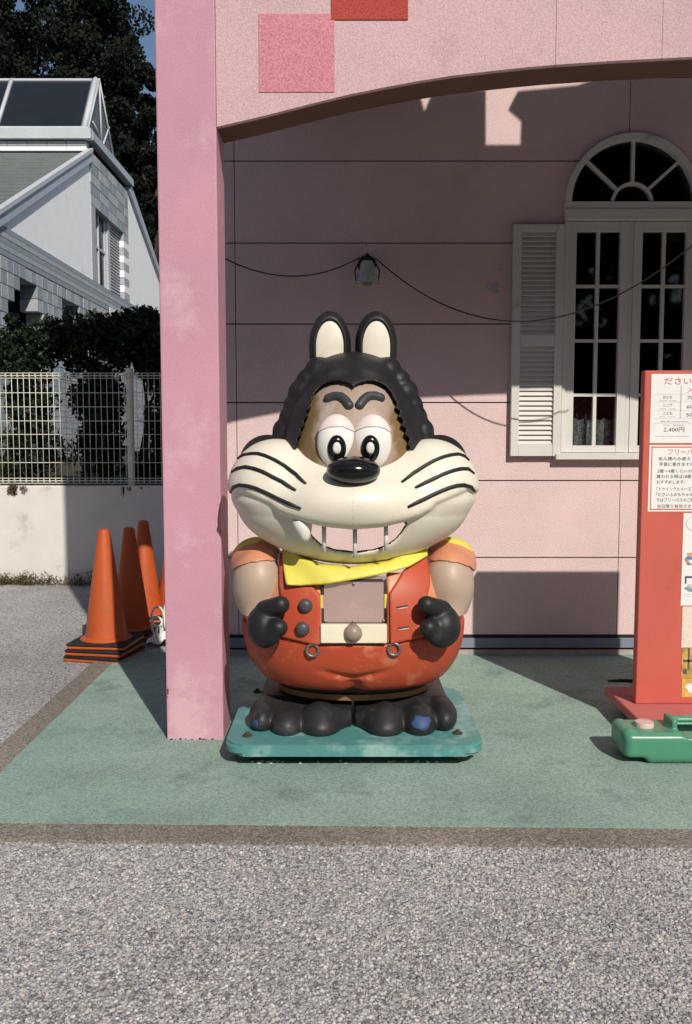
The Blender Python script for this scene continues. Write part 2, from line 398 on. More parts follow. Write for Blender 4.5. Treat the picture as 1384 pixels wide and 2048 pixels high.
sash(1129.3, 1252.3, 1148, 1235); sash(1261.2, mir(1129.3), mir(1235), mir(1148))
RI = WR - .033
# fan light: inner half ring, three spokes, glass
hub = ring_seg(.098, .115, WY - .008, WY + .02, 'fan_hub', FW, 0, math.pi, 20)
for th in (math.radians(42), math.pi / 2, math.radians(138)):
    bm = bmesh.new(); d = Vector((math.cos(th), 0, math.sin(th))); n_ = Vector((-d.z, 0, d.x))
    A = Vector((WC, 0, SPR)) + d * .116; B = Vector((WC, 0, SPR)) + d * (RI + .002)
    w = .0085; q = [A + n_ * w, B + n_ * w, B - n_ * w, A - n_ * w]
    add_prism(bm, [(p.x, p.z) for p in q], 'y', WY - .006, WY + .02); bm_obj('fan_spoke', bm, FW, win)
bz = at(1266, 404.5, WY).z
gp = [(WC - math.sqrt(RI ** 2 - (bz - SPR) ** 2), bz)] + [p for p in arc_pts(RI, math.pi, 0, 30) if p[1] > bz] + [(WC + math.sqrt(RI ** 2 - (bz - SPR) ** 2), bz)]
prism('fanlight_pane', gp, 'y', WY + .022, WY + .026, M['glass'], win)
# room behind the glass
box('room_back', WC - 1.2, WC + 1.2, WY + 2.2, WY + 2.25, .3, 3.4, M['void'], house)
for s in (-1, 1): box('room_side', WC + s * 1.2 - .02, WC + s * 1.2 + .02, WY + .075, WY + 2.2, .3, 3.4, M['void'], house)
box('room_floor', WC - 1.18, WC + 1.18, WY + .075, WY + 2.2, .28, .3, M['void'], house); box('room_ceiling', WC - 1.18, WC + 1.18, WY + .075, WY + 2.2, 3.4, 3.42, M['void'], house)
sparkle_pale = mat('pale pane sparkle', (.36, .37, .39), .9, .5, 40, .75, 110)  # speckled colour imitating the sparkling reflection in the lowest panes
def sparkle_sheet(u0, u1, v0, v1, y, m):
    bm = bmesh.new(); n = 40; A = []
    for i in range(n + 1):
        x = cx(u0) + (cx(u1) - cx(u0)) * i / n; yy = y + .012 * math.sin(i * 1.1) + .005 * math.sin(i * 2.7)
        A.append((bm.verts.new((x, yy, vz(v1))), bm.verts.new((x, yy - .004, vz(v0) + .006 * math.sin(i * .9)))))
    for (a, b), (c, d) in zip(A, A[1:]): bm.faces.new((a, c, d, b))
    bm_obj('pane_sparkle', bm, m, house, True)
sparkle_sheet(1132, 1251, 838, 900, WY + .075, sparkle_pale)
sparkle_sheet(1132, 1196, 788, 840, WY + .11, mat('dark pane sparkle', (.07, .07, .075), .9, .6, 40, .9, 110))  # darker part of the same imitated reflection
# ---- shutter left and right
def shutter(u0, u1):
    x0, x1, z1, z0 = cx(u0), cx(u1), vz(452), vz(912)
    bm = bmesh.new()
    st = .043; y0, y1 = WY - .045, WY - .012
    add_box(bm, x0, x0 + st, y0, y1, z0, z1, .002); add_box(bm, x1 - st, x1, y0, y1, z0, z1, .002)
    zt, zm1, zm0, zb = at(0, 466, WY).z, at(0, 671, WY).z, at(0, 694, WY).z, at(0, 889, WY).z
    for p, q in ((zt, z1), (zm0, zm1), (z0, zb)): add_box(bm, x0 + st + .0005, x1 - st - .0005, y0 + .002, y1, p, q, .002)
    s = bm_obj('shutter', bm, FW, house)
    sl = None
    for p, q, n in ((zm1, zt, 21), (zb, zm0, 20)):
        for i in range(n):
            zc = p + (q - p) * (i + .5) / n
            if sl is None:
                bm = bmesh.new(); add_box(bm, -(x1 - x0) / 2 + st - .002, (x1 - x0) / 2 - st + .002, -.0035, .0035, -.0155, .0155, .0015)
                sl = bm_obj('slat', bm, FW, s, False, True)
                o = sl
            else:
                o = sl.copy(); COL.objects.link(o)
            o.location = Vector(((x0 + x1) / 2, (y0 + y1) / 2 + .004, zc)) - root_loc(house); o.rotation_euler = (math.radians(-32), 0, 0)
    bm = bmesh.new(); add_box(bm, x0 + .02, x1 - .02, WY - .011, WY - .002, z0 + .02, z1 - .02); bm_obj('shutter_back', bm, M['frame_white'], s)
shutter(1021.5, 1121.5); shutter(mir(1121.5), mir(1021.5))

# ================================================================== LAMP AND CABLE ON THE WALL
lm = mat('grey enamel', (.48, .49, .48), .55, .12, 12, .1, 200, second=col(.10, .09, .08), amount=.3, sscale=20)
blk = mat('black rubber', (.018, .017, .016), .6, .15, 10, .1, 200)
lc = at(735, 545, WY - .17)
lamp = thing('wall_lamp', (lc.x, WY, lc.z), 'small grey bell shaped lamp on the pink wall above the ears', 'lamp')
lathe('lamp_shade', [(.004, .060), (.028, .058), (.036, .046), (.041, .012), (.052, -.022), (.061, -.050), (.064, -.060), (.060, -.058), (.036, .010), (.004, .03)], lc, lm, lamp)
lathe('bulb', [(.004, .01), (.020, .0), (.030, -.04), (.022, -.066), (.004, -.074)], lc, mat('frosted glass bulb', (.20, .19, .17), .4), lamp, 20)
tube('arm', [(lc.x, WY, lc.z + .085), (lc.x, WY - .06, lc.z + .10), (lc.x, WY - .14, lc.z + .095), (lc.x, lc.y, lc.z + .055)], .011, blk, lamp)
for s in (-1, 1):
    tube('bracket', [(lc.x + s * .020, WY - .004, lc.z + .075), (lc.x + s * .050, WY - .05, lc.z + .065), (lc.x + s * .066, WY - .10, lc.z + .02), (lc.x + s * .058, WY - .12, lc.z - .035)], .0035, blk, lamp)
lathe('wall_plate', [(.05, 0), (.05, .012), (.03, .02), (.005, .022)], (lc.x, WY, lc.z + .07), blk, lamp, 24, 'y')
tube('pin', [(lc.x - .006, WY - .13, lc.z + .09), (lc.x - .006, WY - .13, lc.z + .155)], .0035, lm, lamp)
cab = []
def sag(A, B, d, n=26):
    return [A.lerp(B, i / n) + Vector((0, 0, -4 * d * (i / n) * (1 - i / n))) for i in range(n + 1)]
c0 = at(440, 512, 4.55); c1 = at(716, 517, WY - .10); c2 = at(752, 517, WY - .10); c3 = at(1400, 478, 4.10)
pts = sag(c0, c1, .095) + sag(c2, c3, .345, 40)
# hang points solved from the photograph's sag
cable = tube('black_cable', pts, .0034, blk, None, 6)
tag(cable, 'thin black cable sagging across the pink wall past the lamp and window', 'cable')

for u, v, a, b_ in ((986, 575, 13, 9), (1003, 538, 4, 3), (977, 566, 4, 3), (996, 583, 3, 2.5)):
    c = at(u, v, WY); kk = mpp(WY); bm = bmesh.new()
    add_prism(bm, [(c.x + a * kk * math.cos(t) * (1 + .3 * math.sin(3 * t + u)), c.z + b_ * kk * math.sin(t) * (1 + .25 * math.cos(5 * t))) for t in [2 * math.pi * i / 22 for i in range(22)]], 'y', WY - .0008, WY + .004)
    bm_obj('paint_smear', bm, mat('blue grey smear', (.50, .46, .50), .9, .1, 20, .3, 150), house)

# ================================================================== CONCRETE WALL, FENCE
CY = 7.46
cz = at(100, 972, CY).z
o = box('concrete_wall', -8.5, HX0 - .02, CY, CY + .16, -.05, cz, M['concrete'], None, .008)
tag(o, 'low pale concrete retaining wall below the white mesh fence', 'wall')
bm = bmesh.new()
for x, w, h in ((at(245, 990, CY).x, .012, .10), (at(258, 990, CY).x, .02, .05), (at(282, 990, CY).x, .006, .03)):
    for k in range(8): 
        xx = x + random.uniform(-w, w); add_box(bm, xx, xx + random.uniform(.003, .01), CY - .0012, CY + .002, cz - random.uniform(.3, 1) * h, cz - .008)
bm_obj('rust_stain', bm, mat('rust stain', (.30, .20, .10), .95, .3, 30, .3, 200), o)['kind'] = 'stuff'
terr = sheet('raised_ground', [(-60, CY + .1), (HX0, CY + .1), (HX0, 40), (-60, 40)], cz - .05, mat('soil', (.05, .045, .03), .95, .3, 8, .2)); 
FY = CY + .08
fence = thing('mesh_fence', (at(262, 970, FY).x, FY, cz), 'white welded wire mesh fence standing on the low concrete wall', 'fence')
wm = mat('white coated wire', (.76, .74, .62), .45, .05, 10, .05, 200)
fb, ft = at(100, 968, FY).z, at(100, 746, FY).z
px_ = at(262, 900, FY).x
lathe('post', [(.030, 0), (.030, ft - cz + .03), (.031, ft - cz + .03), (.031, ft - cz + .045), (.01, ft - cz + .052)], (px_, FY, cz - .01), wm, fence, 20)
lathe('post', [(.030, 0), (.030, ft - cz + .03), (.031, ft - cz + .03), (.031, ft - cz + .045), (.01, ft - cz + .052)], (px_ - 2.0, FY, cz - .01), wm, fence, 20)
box('clamp', px_ - .06, px_ + .02, FY - .045, FY - .02, at(0, 891, FY).z, at(0, 885, FY).z, wm, fence, .003)
bm = bmesh.new()
add_tube(bm, [(0, 0, fb + .012), (0, 0, ft - .012)], .0028, 5); wire0 = bm_obj('wire', bm, wm, fence, True, True)
pitch = 11.75 * mpp(FY); x = px_ - 36 * pitch * 1.0; k = 0; o = wire0
x = px_ - .035 - 60 * pitch
while x < HX0 - .03:
    if abs(x - px_) > .03:
        if k: o = wire0.copy(); COL.objects.link(o)
        o.location = (x - fence.location.x, -.034, -cz); k += 1
    x += pitch
X0, X1 = px_ - .035 - 60 * pitch, HX0 - .02
hz = [at(0, v, FY).z for v in (786, 814, 842, 869, 897, 925)]
for z in hz: tube('rail_wire', [(X0, FY - .030, z), (X1, FY - .030, z)], .0032, wm, fence, 5)
def rolled(zc, s):                               # the rolled triangular edge of the panel, top and bottom
    for dy, dz in ((-.034, 0), (-.05, .021), (-.034, .042), (-.015, .021)):
        tube('rail_wire', [(X0, FY + dy, zc + s * dz), (X1, FY + dy, zc + s * dz)], .0032, wm, fence, 5)
    bm = bmesh.new(); x = X0
    while x < X1:
        add_tube(bm, [(x, FY - .034, zc), (x, FY - .052, zc + s * .021), (x, FY - .034, zc + s * .044), (x, FY - .013, zc + s * .021)], .0026, 4, True); x += pitch
    bm_obj('rolled_edge', bm, wm, fence, True)['kind'] = 'stuff'
rolled(ft - .045, 1); rolled(fb + .05, -1)

# ================================================================== FOLIAGE
def leaves(name, centers, radii, per, size, m, parent=None, aspect=.55, flat=0.0, label=None, seed=1):
    """many small leaf faces spread through clumps; centers (n,3), radii (n,3)"""
    rng = np.random.default_rng(seed); n = len(centers); tot = n * per
    c = np.repeat(np.asarray(centers, float), per, 0); R = np.repeat(np.asarray(radii, float), per, 0)
    d = rng.normal(size=(tot, 3)); d /= np.linalg.norm(d, axis=1, keepdims=True)
    p = c + d * R * (rng.uniform(.25, 1, (tot, 1)) ** .45)
    a = rng.normal(size=(tot, 3)); a[:, 2] -= .5; a /= np.linalg.norm(a, axis=1, keepdims=True)
    b = np.cross(a, rng.normal(size=(tot, 3))); b /= np.linalg.norm(b, axis=1, keepdims=True)
    nrm = np.cross(a, b)
    s = size * rng.uniform(.6, 1.35, (tot, 1)); w = s * aspect
    v = np.stack([p - a * s * .5, p + b * w * .5 + nrm * s * .08, p + a * s * .5, p - b * w * .5 + nrm * s * .08], 1).reshape(-1, 3)
    me = bpy.data.meshes.new(name); me.vertices.add(tot * 4); me.vertices.foreach_set('co', v.astype(np.float32).ravel())
    me.loops.add(tot * 4); me.loops.foreach_set('vertex_index', np.arange(tot * 4, dtype=np.int32))
    me.polygons.add(tot); me.polygons.foreach_set('loop_start', np.arange(0, tot * 4, 4, dtype=np.int32)); me.polygons.foreach_set('loop_total', np.full(tot, 4, np.int32))
    me.update(); me.validate()
    return link(name, me, m, parent)
def leafmat(name, a, b, rough=.6, sc=3.0):
    m = bpy.data.materials.new(name); m.use_nodes = True; N, K = m.node_tree.nodes, m.node_tree.links; p = N['Principled BSDF']
    p.inputs['Roughness'].default_value = rough; p.inputs['Specular IOR Level'].default_value = .25
    gi = N.new('ShaderNodeNewGeometry'); r = N.new('ShaderNodeValToRGB'); r.color_ramp.elements[0].color = (*a, 1); r.color_ramp.elements[1].color = (*b, 1)
    K.new(gi.outputs['Random Per Island'], r.inputs[0]); K.new(r.outputs[0], p.inputs['Base Color'])
    return m
M['leaf'] = leafmat('dark glossy leaves', (.006, .013, .007), (.019, .034, .014), .5)
M['leaf_tree'] = leafmat('dark evergreen leaves', (.004, .007, .004), (.010, .016, .008), .8)
M['weed'] = leafmat('dry weeds', (.05, .055, .02), (.16, .11, .055), .8)
M['grassy'] = leafmat('tall grass', (.02, .04, .012), (.06, .09, .03), .7)
bark = mat('bark', (.05, .04, .03), .95, .3, 12, .2, 60, .6, 30)
def px_clumps(spec, Y, seed):
    """spec: list of (u, v, ru, rv, n) boxes of the photograph filled with small clumps around depth Y"""
    rng = np.random.default_rng(seed); C, R = [], []
    for u, v, ru, rv, n in spec:
        for i in range(n):
            th = rng.uniform(0, 2 * math.pi); q = math.sqrt(rng.uniform(0, 1)); y = Y + rng.uniform(-.30, .35)
            p = at(u + ru * q * math.cos(th), v + rv * q * math.sin(th), y); C.append(p[:]); r = rng.uniform(.06, .14); R.append((r, r, r * .9))
    return C, R
def bush(name, u, spec, Y, seed, label, per=42, size=.055, cat='shrub', group='shrubs behind the mesh fence', stems=3):
    base = at(u, 960, Y); b = thing(name, (base.x, base.y, cz - .05), label, cat, group)
    C, R = px_clumps(spec, Y, seed)
    rg = np.random.default_rng(seed + 50)
    for i in range(22):                             # sprigs standing out of the outline
        q = C[int(rg.integers(len(C)))]; t = np.array([rg.uniform(-.10, .10), rg.uniform(-.1, .05), rg.uniform(.0, .09)])
        for f in (.5, 1.0): C.append(tuple(np.array(q) + t * f)); R.append((.045, .045, .04))
    leaves('foliage', C, R, per, size, M['leaf'], b, .5, seed=seed)
    rng = random.Random(seed)
    for k in range(stems):
        top = Vector(C[rng.randrange(len(C))]); f = Vector((base.x + rng.uniform(-.15, .15), Y + rng.uniform(-.1, .1), cz - .06))
        m_ = f.lerp(top, .5) + Vector((rng.uniform(-.1, .1), 0, .1)); tube('stem', [f, m_, top], [.02, .015, .006], bark, b, 6)
bush('climbing_shrub', 55, [(70, 690, 75, 38, 60), (30, 720, 60, 30, 34), (10, 690, 30, 22, 14), (62, 800, 38, 60, 46), (60, 880, 42, 70, 44), (120, 665, 30, 20, 14)], 8.5, 3, 'dark shrub behind the sunlit stretch of wire mesh fence', stems=4)
bush('climbing_shrub', 195, [(195, 700, 62, 50, 66), (195, 800, 50, 60, 70), (205, 890, 42, 60, 56), (170, 655, 36, 30, 22), (235, 670, 36, 36, 30)], 8.3, 5, 'dense dark shrub hanging over the fence left of its post', stems=4)
bush('climbing_shrub', 300, [(300, 690, 40, 52, 60), (285, 640, 45, 18, 24), (322, 840, 14, 110, 40), (310, 730, 22, 34, 22), (330, 700, 40, 60, 40)], 8.4, 8, 'dark shrub between the fence post and the pink pillar', stems=3)
C, R = px_clumps([(40, 915, 110, 45, 40), (300, 930, 40, 25, 12)], 8.9, 21)
o = leaves('grass', C, R, 60, .14, M['grassy'], None, .09, seed=4); tag(o, kind='stuff')
# weeds along the foot of the concrete wall and on its top
C, R = [], []
for i in range(70):
    u = random.uniform(-30, 190); C.append((at(u, 1165, CY - .05).x, CY - random.uniform(.01, .10), random.uniform(0, .05))); R.append((.06, .04, random.uniform(.02, .08)))
for i in range(10):
    C.append((at(random.uniform(20, 50), 975, CY).x, CY - .01, cz - random.uniform(-.01, .05))); R.append((.03, .02, .03))
o = leaves('weeds', C, R, 26, .045, M['weed'], None, .14, seed=9); tag(o, kind='stuff')

# ================================================================== WHITE BUILDING BEHIND
BX = -6.0
wb = thing('white_building', (BX, 18, cz - .05), 'white gabled building with tiled walls and glass roof lantern', 'building')
bw = mat('white render', (.90, .90, .90), .85, .03, 3, .10, 60, second=col(.76, .77, .78), amount=.08, sscale=2)
bt1 = mat('pale grey tile', (.40, .42, .44), .7, .1, 5, .2, 50); bt2 = mat('blue grey tile', (.285, .33, .365), .7, .1, 5, .2, 50)
br = mat('grey green roofing', (.15, .165, .16), .7, .1, 4, .15, 40); bfr = mat('grey metal trim', (.42, .46, .52), .45, .08, 4, .08, 60)
bwt = mat('white metal trim', (.50, .52, .55), .5, .05, 4, .08, 60)
def bp(u, v, X=BX): q = atx(u, v, X); return (q.y, q.z)
zt = 4.89
e0, e1 = bp(0, 446), bp(178, 322); sl = (e1[1] - e0[1]) / (e1[0] - e0[0]); yR = bp(181, 430)[0]
def zr(y): return e0[1] + sl * (y - e0[0])
prism('gable_wall', [(14.4, zt), (yR, zt), (yR, zr(yR)), (14.4, zr(14.4))] if zr(14.4) > zt else [(e0[0] - (e0[1] - zt) / sl, zt), (yR, zt), (yR, zr(yR))], 'x', BX - .25, BX, bw, wb)
# tile tower in the middle
y0, y1 = yR + .001, bp(254, 400)[0]; zTop = bp(181, 303)[1]
zw0, zw1 = bp(192, 425)[1], bp(192, 425)[1]
ya, yb_ = bp(191, 500)[0], bp(246, 500)[0]
zwin_t = bp(187, 413)[1]
tw = bpy.data.objects.new('tower', None); COL.objects.link(tw); tw.parent = wb
nrow = 5; hh = (zTop - zwin_t) / nrow
ncol = 9; ww = (y1 - y0) / ncol
for r in range(nrow):
    for c in range(ncol):
        ys = y0 + c * ww; zs = zwin_t + r * hh
        box('tile', BX - .3, BX + .02 + random.uniform(0, .008), ys + .008, ys + ww - .008, zs + .008, zs + hh - .008, bt2 if (r + c // 2) % 2 else bt1, tw)
box('tower_core', BX - 3, BX - .005, y0, y1, zwin_t + .01, zTop - .005, bt1, tw)
box('pier', BX - .3, BX + .02, y0, ya, zt, zwin_t - .002, bt1, tw)
for k in range(9):
    zz = zt + (zwin_t - zt) * k / 9
    box('tile', BX - .3, BX + .02, yb_ + .002, y1, zz + .006, zz + (zwin_t - zt) / 9 - .006, bw if k % 2 else bt1, tw)
# recessed window of the tower
wn = bpy.data.objects.new('tower_window', None); COL.objects.link(wn); wn.parent = wb
box('pane', BX - .17, BX - .15, ya, yb_, zt, zwin_t, mat('dark glazing', (.02, .022, .025), .15, spec=.5), wn)
yw = yb_ - ya
for f in (.02, .26, .48): box('frame', BX - .15, BX - .11, ya + yw * f, ya + yw * f + .06, zt, zwin_t - .003, bwt, wn)
box('frame', BX - .15, BX - .115, ya + .02, ya + yw * .5, zt + (zwin_t - zt) * .52, zt + (zwin_t - zt) * .52 + .06, bwt, wn)
box('frame', BX - .15, BX - .08, ya + yw * .54, ya + yw * .62, zt, zwin_t - .003, bwt, wn)
for k in range(22):
    zz = zt + (zwin_t - zt) * (k + .3) / 22
    box('louvre', BX - .149, BX - .09, ya + yw * .625, yb_ - .01, zz, zz + .035, bwt, wn)
# right half gable
q0, q1, q2 = bp(255, 372), bp(268, 437), bp(322, 572)
prism('gable_wall', [(y1 + .02, zt), (bp(340, 620)[0], zt), (bp(340, 622)[0], zt + .05), q2, (y1 + .02, bp(256, 385)[1])], 'x', BX - .25, BX - .002, bw, wb)
d = Vector((0, q2[0] - y1, q2[1] - bp(256, 385)[1]))
prism('roof_edge', [(y1 + .02, bp(256, 385)[1] + .02), q2, (q2[0] + .3, q2[1] + .1), (y1 + .25, bp(256, 385)[1] + .22)], 'x', BX - .3, BX + .08, bfr, wb)
# front roof slope with its barge board
e1 = (yR, zr(yR)); ys = 11.0; zs = e0[1] + sl * (ys - e0[0])
prism('barge_board', [(ys, zs - .02), (e1[0], e1[1] - .02), (e1[0], e1[1] + .20), (ys, zs + .20)], 'x', BX - .04, BX + .07, bfr, wb)
prism('barge_board', [(ys, zs + .19), (e1[0], e1[1] + .201), (e1[0], e1[1] + .29), (ys, zs + .28)], 'x', BX - .03, BX + .10, bwt, wb)
nb = 34; roof = None
for k in range(nb):
    a, b = k / nb, (k + .66) / nb
    yA, yB = ys + (e1[0] - ys) * a, ys + (e1[0] - ys) * b; zA, zB = zs + .20 + (e1[1] - zs) * a, zs + .20 + (e1[1] - zs) * b
    prism('roof_course', [(yA, zA - .02), (yB, zB - .02), (yB, zB), (yA, zA + .012)], 'x', -24, BX - .05, br, wb)
prism('roof_deck', [(ys, zs), (e1[0], e1[1]), (e1[0], e1[1] + .17), (ys, zs + .17)], 'x', -24, BX - .05, M['black_edge'], wb)
# front tile strip and eave gutter
zA, zB = bp(178, 306)[1], bp(180, 288)[1]
n = 40
for k in range(30):
    xx = BX - .02 - k * .46
    for r in range(2):
        z0 = zA + (zB - zA) * r / 2
        box('tile', xx - .45, xx, y0 - .15, y0 + .1, z0 + .01, z0 + (zB - zA) / 2 - .01, bt1 if r else bw, wb)
eg = y0 - .27
zE0, zE1 = bp(180, 284)[1] + .02, bp(182, 269)[1]
yE = bp(258, 372)[0]
box('eave', -24, BX + .12, eg, eg + .18, zE0 - .05, zE1, bwt, wb)
box('eave', BX - .06, BX + .13, eg + .182, yE, zE0 - .02, zE1 - .02, bfr, wb)
box('eave_soffit', -24, BX - .061, eg + .181, yE, zE0 + .02, zE1 - .04, M['void'], wb)
# glass lantern
yb0, yb1 = eg + .25, bp(231, 330)[0]; zb = zE1; yap = (yb0 + yb1) / 2 - .1; zap = atx(197, 156, BX).z
lan = bpy.data.objects.new('glass_lantern', None); COL.objects.link(lan); lan.parent = wb
lg = mat('dark tinted glass', (.016, .020, .026), .3, .1, 3, .0, spec=.2)
def bar3(A, B, w, m, par, nm):
    tube(nm, [A, B], w, m, par, 4)
pw = 2.05
for k in range(8):
    xa, xb = BX - .1 - k * pw, BX - .1 - (k + 1) * pw
    bm = bmesh.new(); vs = [bm.verts.new(p) for p in ((xa, yb0, zb), (xb, yb0, zb), (xb, yap, zap), (xa, yap, zap))]; bm.faces.new(vs); bm_obj('pane', bm, lg, lan)
    bar3(Vector((xa, yb0 - .03, zb)), Vector((xa, yap - .03, zap)), .055 if k else .09, bwt, lan, 'rafter')
bar3(Vector((BX, yap, zap)), Vector((-24, yap, zap)), .05, bwt, lan, 'ridge'); bar3(Vector((BX, yb0 - .04, zb + .06)), Vector((-24, yb0 - .04, zb + .06)), .05, bwt, lan, 'sill_rail')
bm = bmesh.new(); vs = [bm.verts.new(p) for p in ((BX - .1, yap, zap), (BX - .1, yb1, zb), (-24, yb1, zb), (-24, yap, zap))]; bm.faces.new(vs); bm_obj('pane', bm, lg, lan)
bm = bmesh.new(); vs = [bm.verts.new(p) for p in ((BX - .12, yb0, zb), (BX - .12, yb1, zb), (BX - .12, yap, zap))]; bm.faces.new(vs); bm_obj('gable_pane', bm, M['void'], lan)
for A, B in (((yb0, zb), (yap, zap)), ((yap, zap), (yb1, zb)), ((yap, zap - .1), (yap + .1, zb)), ((yap + .05, zb + .2), (yap - .65, zap - 1.2)), ((yap + .1, zb), (yap + .85, zb + .75))):
    bar3(Vector((BX - .02, *A)), Vector((BX - .02, *B)), .028, bwt, lan, 'strut')
for k in range(1, 26):
    f = k / 26; zz = zb + (zap - zb) * f; a_, b_ = yb0 + (yap - yb0) * f, yb1 + (yap - yb1) * f
    box('louvre', BX - .09, BX - .05, a_, b_, zz, zz + .009, bfr, lan)
# lower wall: thin courses on top, then blocks, with the stepped and the square opening left out
z = zt
for k in range(5):
    z1_ = z - .105
    box('tile_course', BX - .3, BX + .02 + .004 * (k % 2), 12.5, 26, z1_ + .006, z - .004, bt1 if k % 2 else bt2, wb); z = z1_
BW, BH = .31, .245
step = [(33, 560), (68, 575), (68, 600), (76, 600), (76, 630), (87, 634), (87, 780), (15, 780), (15, 610), (25, 610), (25, 586), (33, 586)]
sq2 = [(122, 598), (160, 616), (160, 700), (122, 700)]
def inside(p, poly):
    r = False; n = len(poly)
    for i in range(n):
        (x0, y0_), (x1, y1_) = poly[i], poly[i - 1]
        if (y0_ > p[1]) != (y1_ > p[1]) and p[0] < (x1 - x0) * (p[1] - y0_) / (y1_ - y0_) + x0: r = not r
    return r
stepw = [bp(*q) for q in step]; sqw = [bp(*q) for q in sq2]
bm = bmesh.new(); add_box(bm, -.34, .012, .006, BW - .006, .006, BH - .006, .004); b1 = bm_obj('block', bm, bt1, wb, False, True)
bm = bmesh.new(); add_box(bm, -.34, .012, .006, BW - .006, .006, BH - .006, .004); b2 = bm_obj('block', bm, bt2, wb, False, True)
used = {0: False, 1: False}; top = z
for r in range(8):
    for c in range(37):
        yy = 12.8 + c * BW; zz = top - (r + 1) * BH; cc = (yy + BW / 2, zz + BH / 2)
        if inside(cc, stepw) or inside(cc, sqw): continue
        k = (c + r // 1) % 2 if random.random() < .9 else random.randrange(2); src = (b1, b2)[k]
        o = src if not used[k] else src.copy()
        if used[k]: COL.objects.link(o)
        used[k] = True
        o.location = Vector((BX + random.uniform(-.004, .006), yy, zz)) - wb.location
zl = top - 8 * BH
def brickmat(name):
    m = bpy.data.materials.new(name); m.use_nodes = True; N, K = m.node_tree.nodes, m.node_tree.links; p = N['Principled BSDF']; p.inputs['Roughness'].default_value = .8
    tc = N.new('ShaderNodeTexCoord'); mp = N.new('ShaderNodeMapping'); mp.inputs['Rotation'].default_value = (math.pi / 2, 0, math.pi / 2)
    sx = N.new('ShaderNodeSeparateXYZ'); cx = N.new('ShaderNodeCombineXYZ'); K.new(tc.outputs['Object'], sx.inputs[0]); K.new(sx.outputs[1], cx.inputs[0]); K.new(sx.outputs[2], cx.inputs[1])
    b = N.new('ShaderNodeTexBrick'); b.inputs['Scale'].default_value = 1; b.inputs['Brick Width'].default_value = .31; b.inputs['Row Height'].default_value = .122; b.inputs['Mortar Size'].default_value = .008
    b.inputs['Color1'].default_value = (.40, .41, .43, 1); b.inputs['Color2'].default_value = (.29, .33, .37, 1); b.inputs['Mortar'].default_value = (.15, .15, .16, 1)
    K.new(cx.outputs[0], b.inputs['Vector']); K.new(b.outputs['Color'], p.inputs['Base Color']); return m
bk = brickmat('far tile courses')
box('lower_wall', BX - .3, BX + .01, 12.8, 34, -.2, zl - .004, bk, wb)
box('far_wall', BX - .3, BX + .008, 12.8 + 37 * BW + .003, 34, zl, top, bk, wb)
box('far_wall', BX - .3, BX + .012, 26.003, 34, top + .002, zt, bk, wb)
box('dark_room', BX - 2.4, BX - 2.3, 12.8, 26, -.2, zt, M['void'], wb)
box('wall_front', -24, BX - .02, 12.6, 12.8, -.2, zs + .25, bt1, wb)
sgn = bp(222, 640)
bn = box('banner', BX + .03, BX + .045, bp(217, 640)[0], bp(231, 640)[0], bp(222, 672)[1], bp(222, 617)[1], mat('white banner cloth', (.75, .74, .72), .8), wb)
box('stripe', BX + .046, BX + .05, bp(224, 640)[0], bp(227, 640)[0], bp(222, 655)[1], bp(222, 630)[1], mat('orange stripe', (.6, .12, .03), .8), bn)
box('stripe', BX + .046, BX + .05, bp(220, 640)[0], bp(222.5, 640)[0], bp(222, 660)[1], bp(222, 632)[1], mat('blue stripe', (.08, .13, .35), .8), bn)

# ---- dark wooded hill behind
hb = bpy.data.meshes.new('hill')
nx, ny = 40, 14; vs = []; fs = []
for j in range(ny):
    for i in range(nx):
        x = -90 + i * 4.2; y = 52 + j * 7
        vs.append((x, y, -1 + (j / (ny - 1)) ** .8 * (20 + 5 * math.sin(i * .4)) * (1 if x < -9 else max(.1, 1 - (x + 9) / 14)) + math.sin(i * 1.3 + j) * .8))
for j in range(ny - 1):
    for i in range(nx - 1): fs.append((j * nx + i, j * nx + i + 1, (j + 1) * nx + i + 1, (j + 1) * nx + i))
hb.from_pydata(vs, [], fs); tag(link('hill', hb, mat('wooded slope', (.018, .026, .014), .95, .3, .5, .3, 3), None, True), kind='structure')
def tree(x, y, h, rx, rz, seed, label, top=None):
    t = thing('evergreen_tree', (x, y, cz - .1), label, 'tree', 'tall dark trees behind the white building')
    rng = np.random.default_rng(seed); C, R = [], []
    n = 120
    for i in range(n):
        d = rng.normal(size=3); d /= np.linalg.norm(d); q = rng.uniform(.2, 1) ** .5
        r = rng.uniform(.7, 1.5) * (rx / 5)
        C.append((x + d[0] * rx * q, y + d[1] * rx * .8 * q, h - rz + d[2] * rz * q)); R.append((r, r, r * .8))
    leaves('crown', C, R, 380, .19, M['leaf_tree'], t, .6, seed=seed)
    tube('trunk', [(x, y, cz - .3), (x + .2, y, h * .4), (x, y, h * .8)], [.45, .35, .15], bark, t, 10)
    for k in range(4):
        q = Vector(C[int(rng.integers(n))]); tube('limb', [(x + .1, y, h * (.35 + .1 * k)), Vector((x, y, h * .5)).lerp(q, .5), q], [.18, .12, .05], bark, t, 6)
D = 40
for i, (u, w, vtop, rzz, lab) in enumerate([(-10, 150, -300, 11, 'tall dark evergreen tree behind the left end of the glass lantern'), (120, 150, -420, 12, 'tallest dark evergreen tree rising behind the glass lantern'),
        (212, 95, -60, 9, 'dark evergreen tree with its crown edge against the blue sky'), (285, 75, 115, 7, 'lower dark tree beside the pink pillar under the sky'),
        (300, 110, 330, 6, 'bushy dark tree behind the right slope of the white gable'), (60, 200, 40, 8, 'broad dark tree just behind the glass lantern roof')]):
    y = D + (i % 3) * 3.0; p = at(u, vtop, y); tree(p.x, y, p.z, w * mpp(y), rzz, 30 + i, lab)

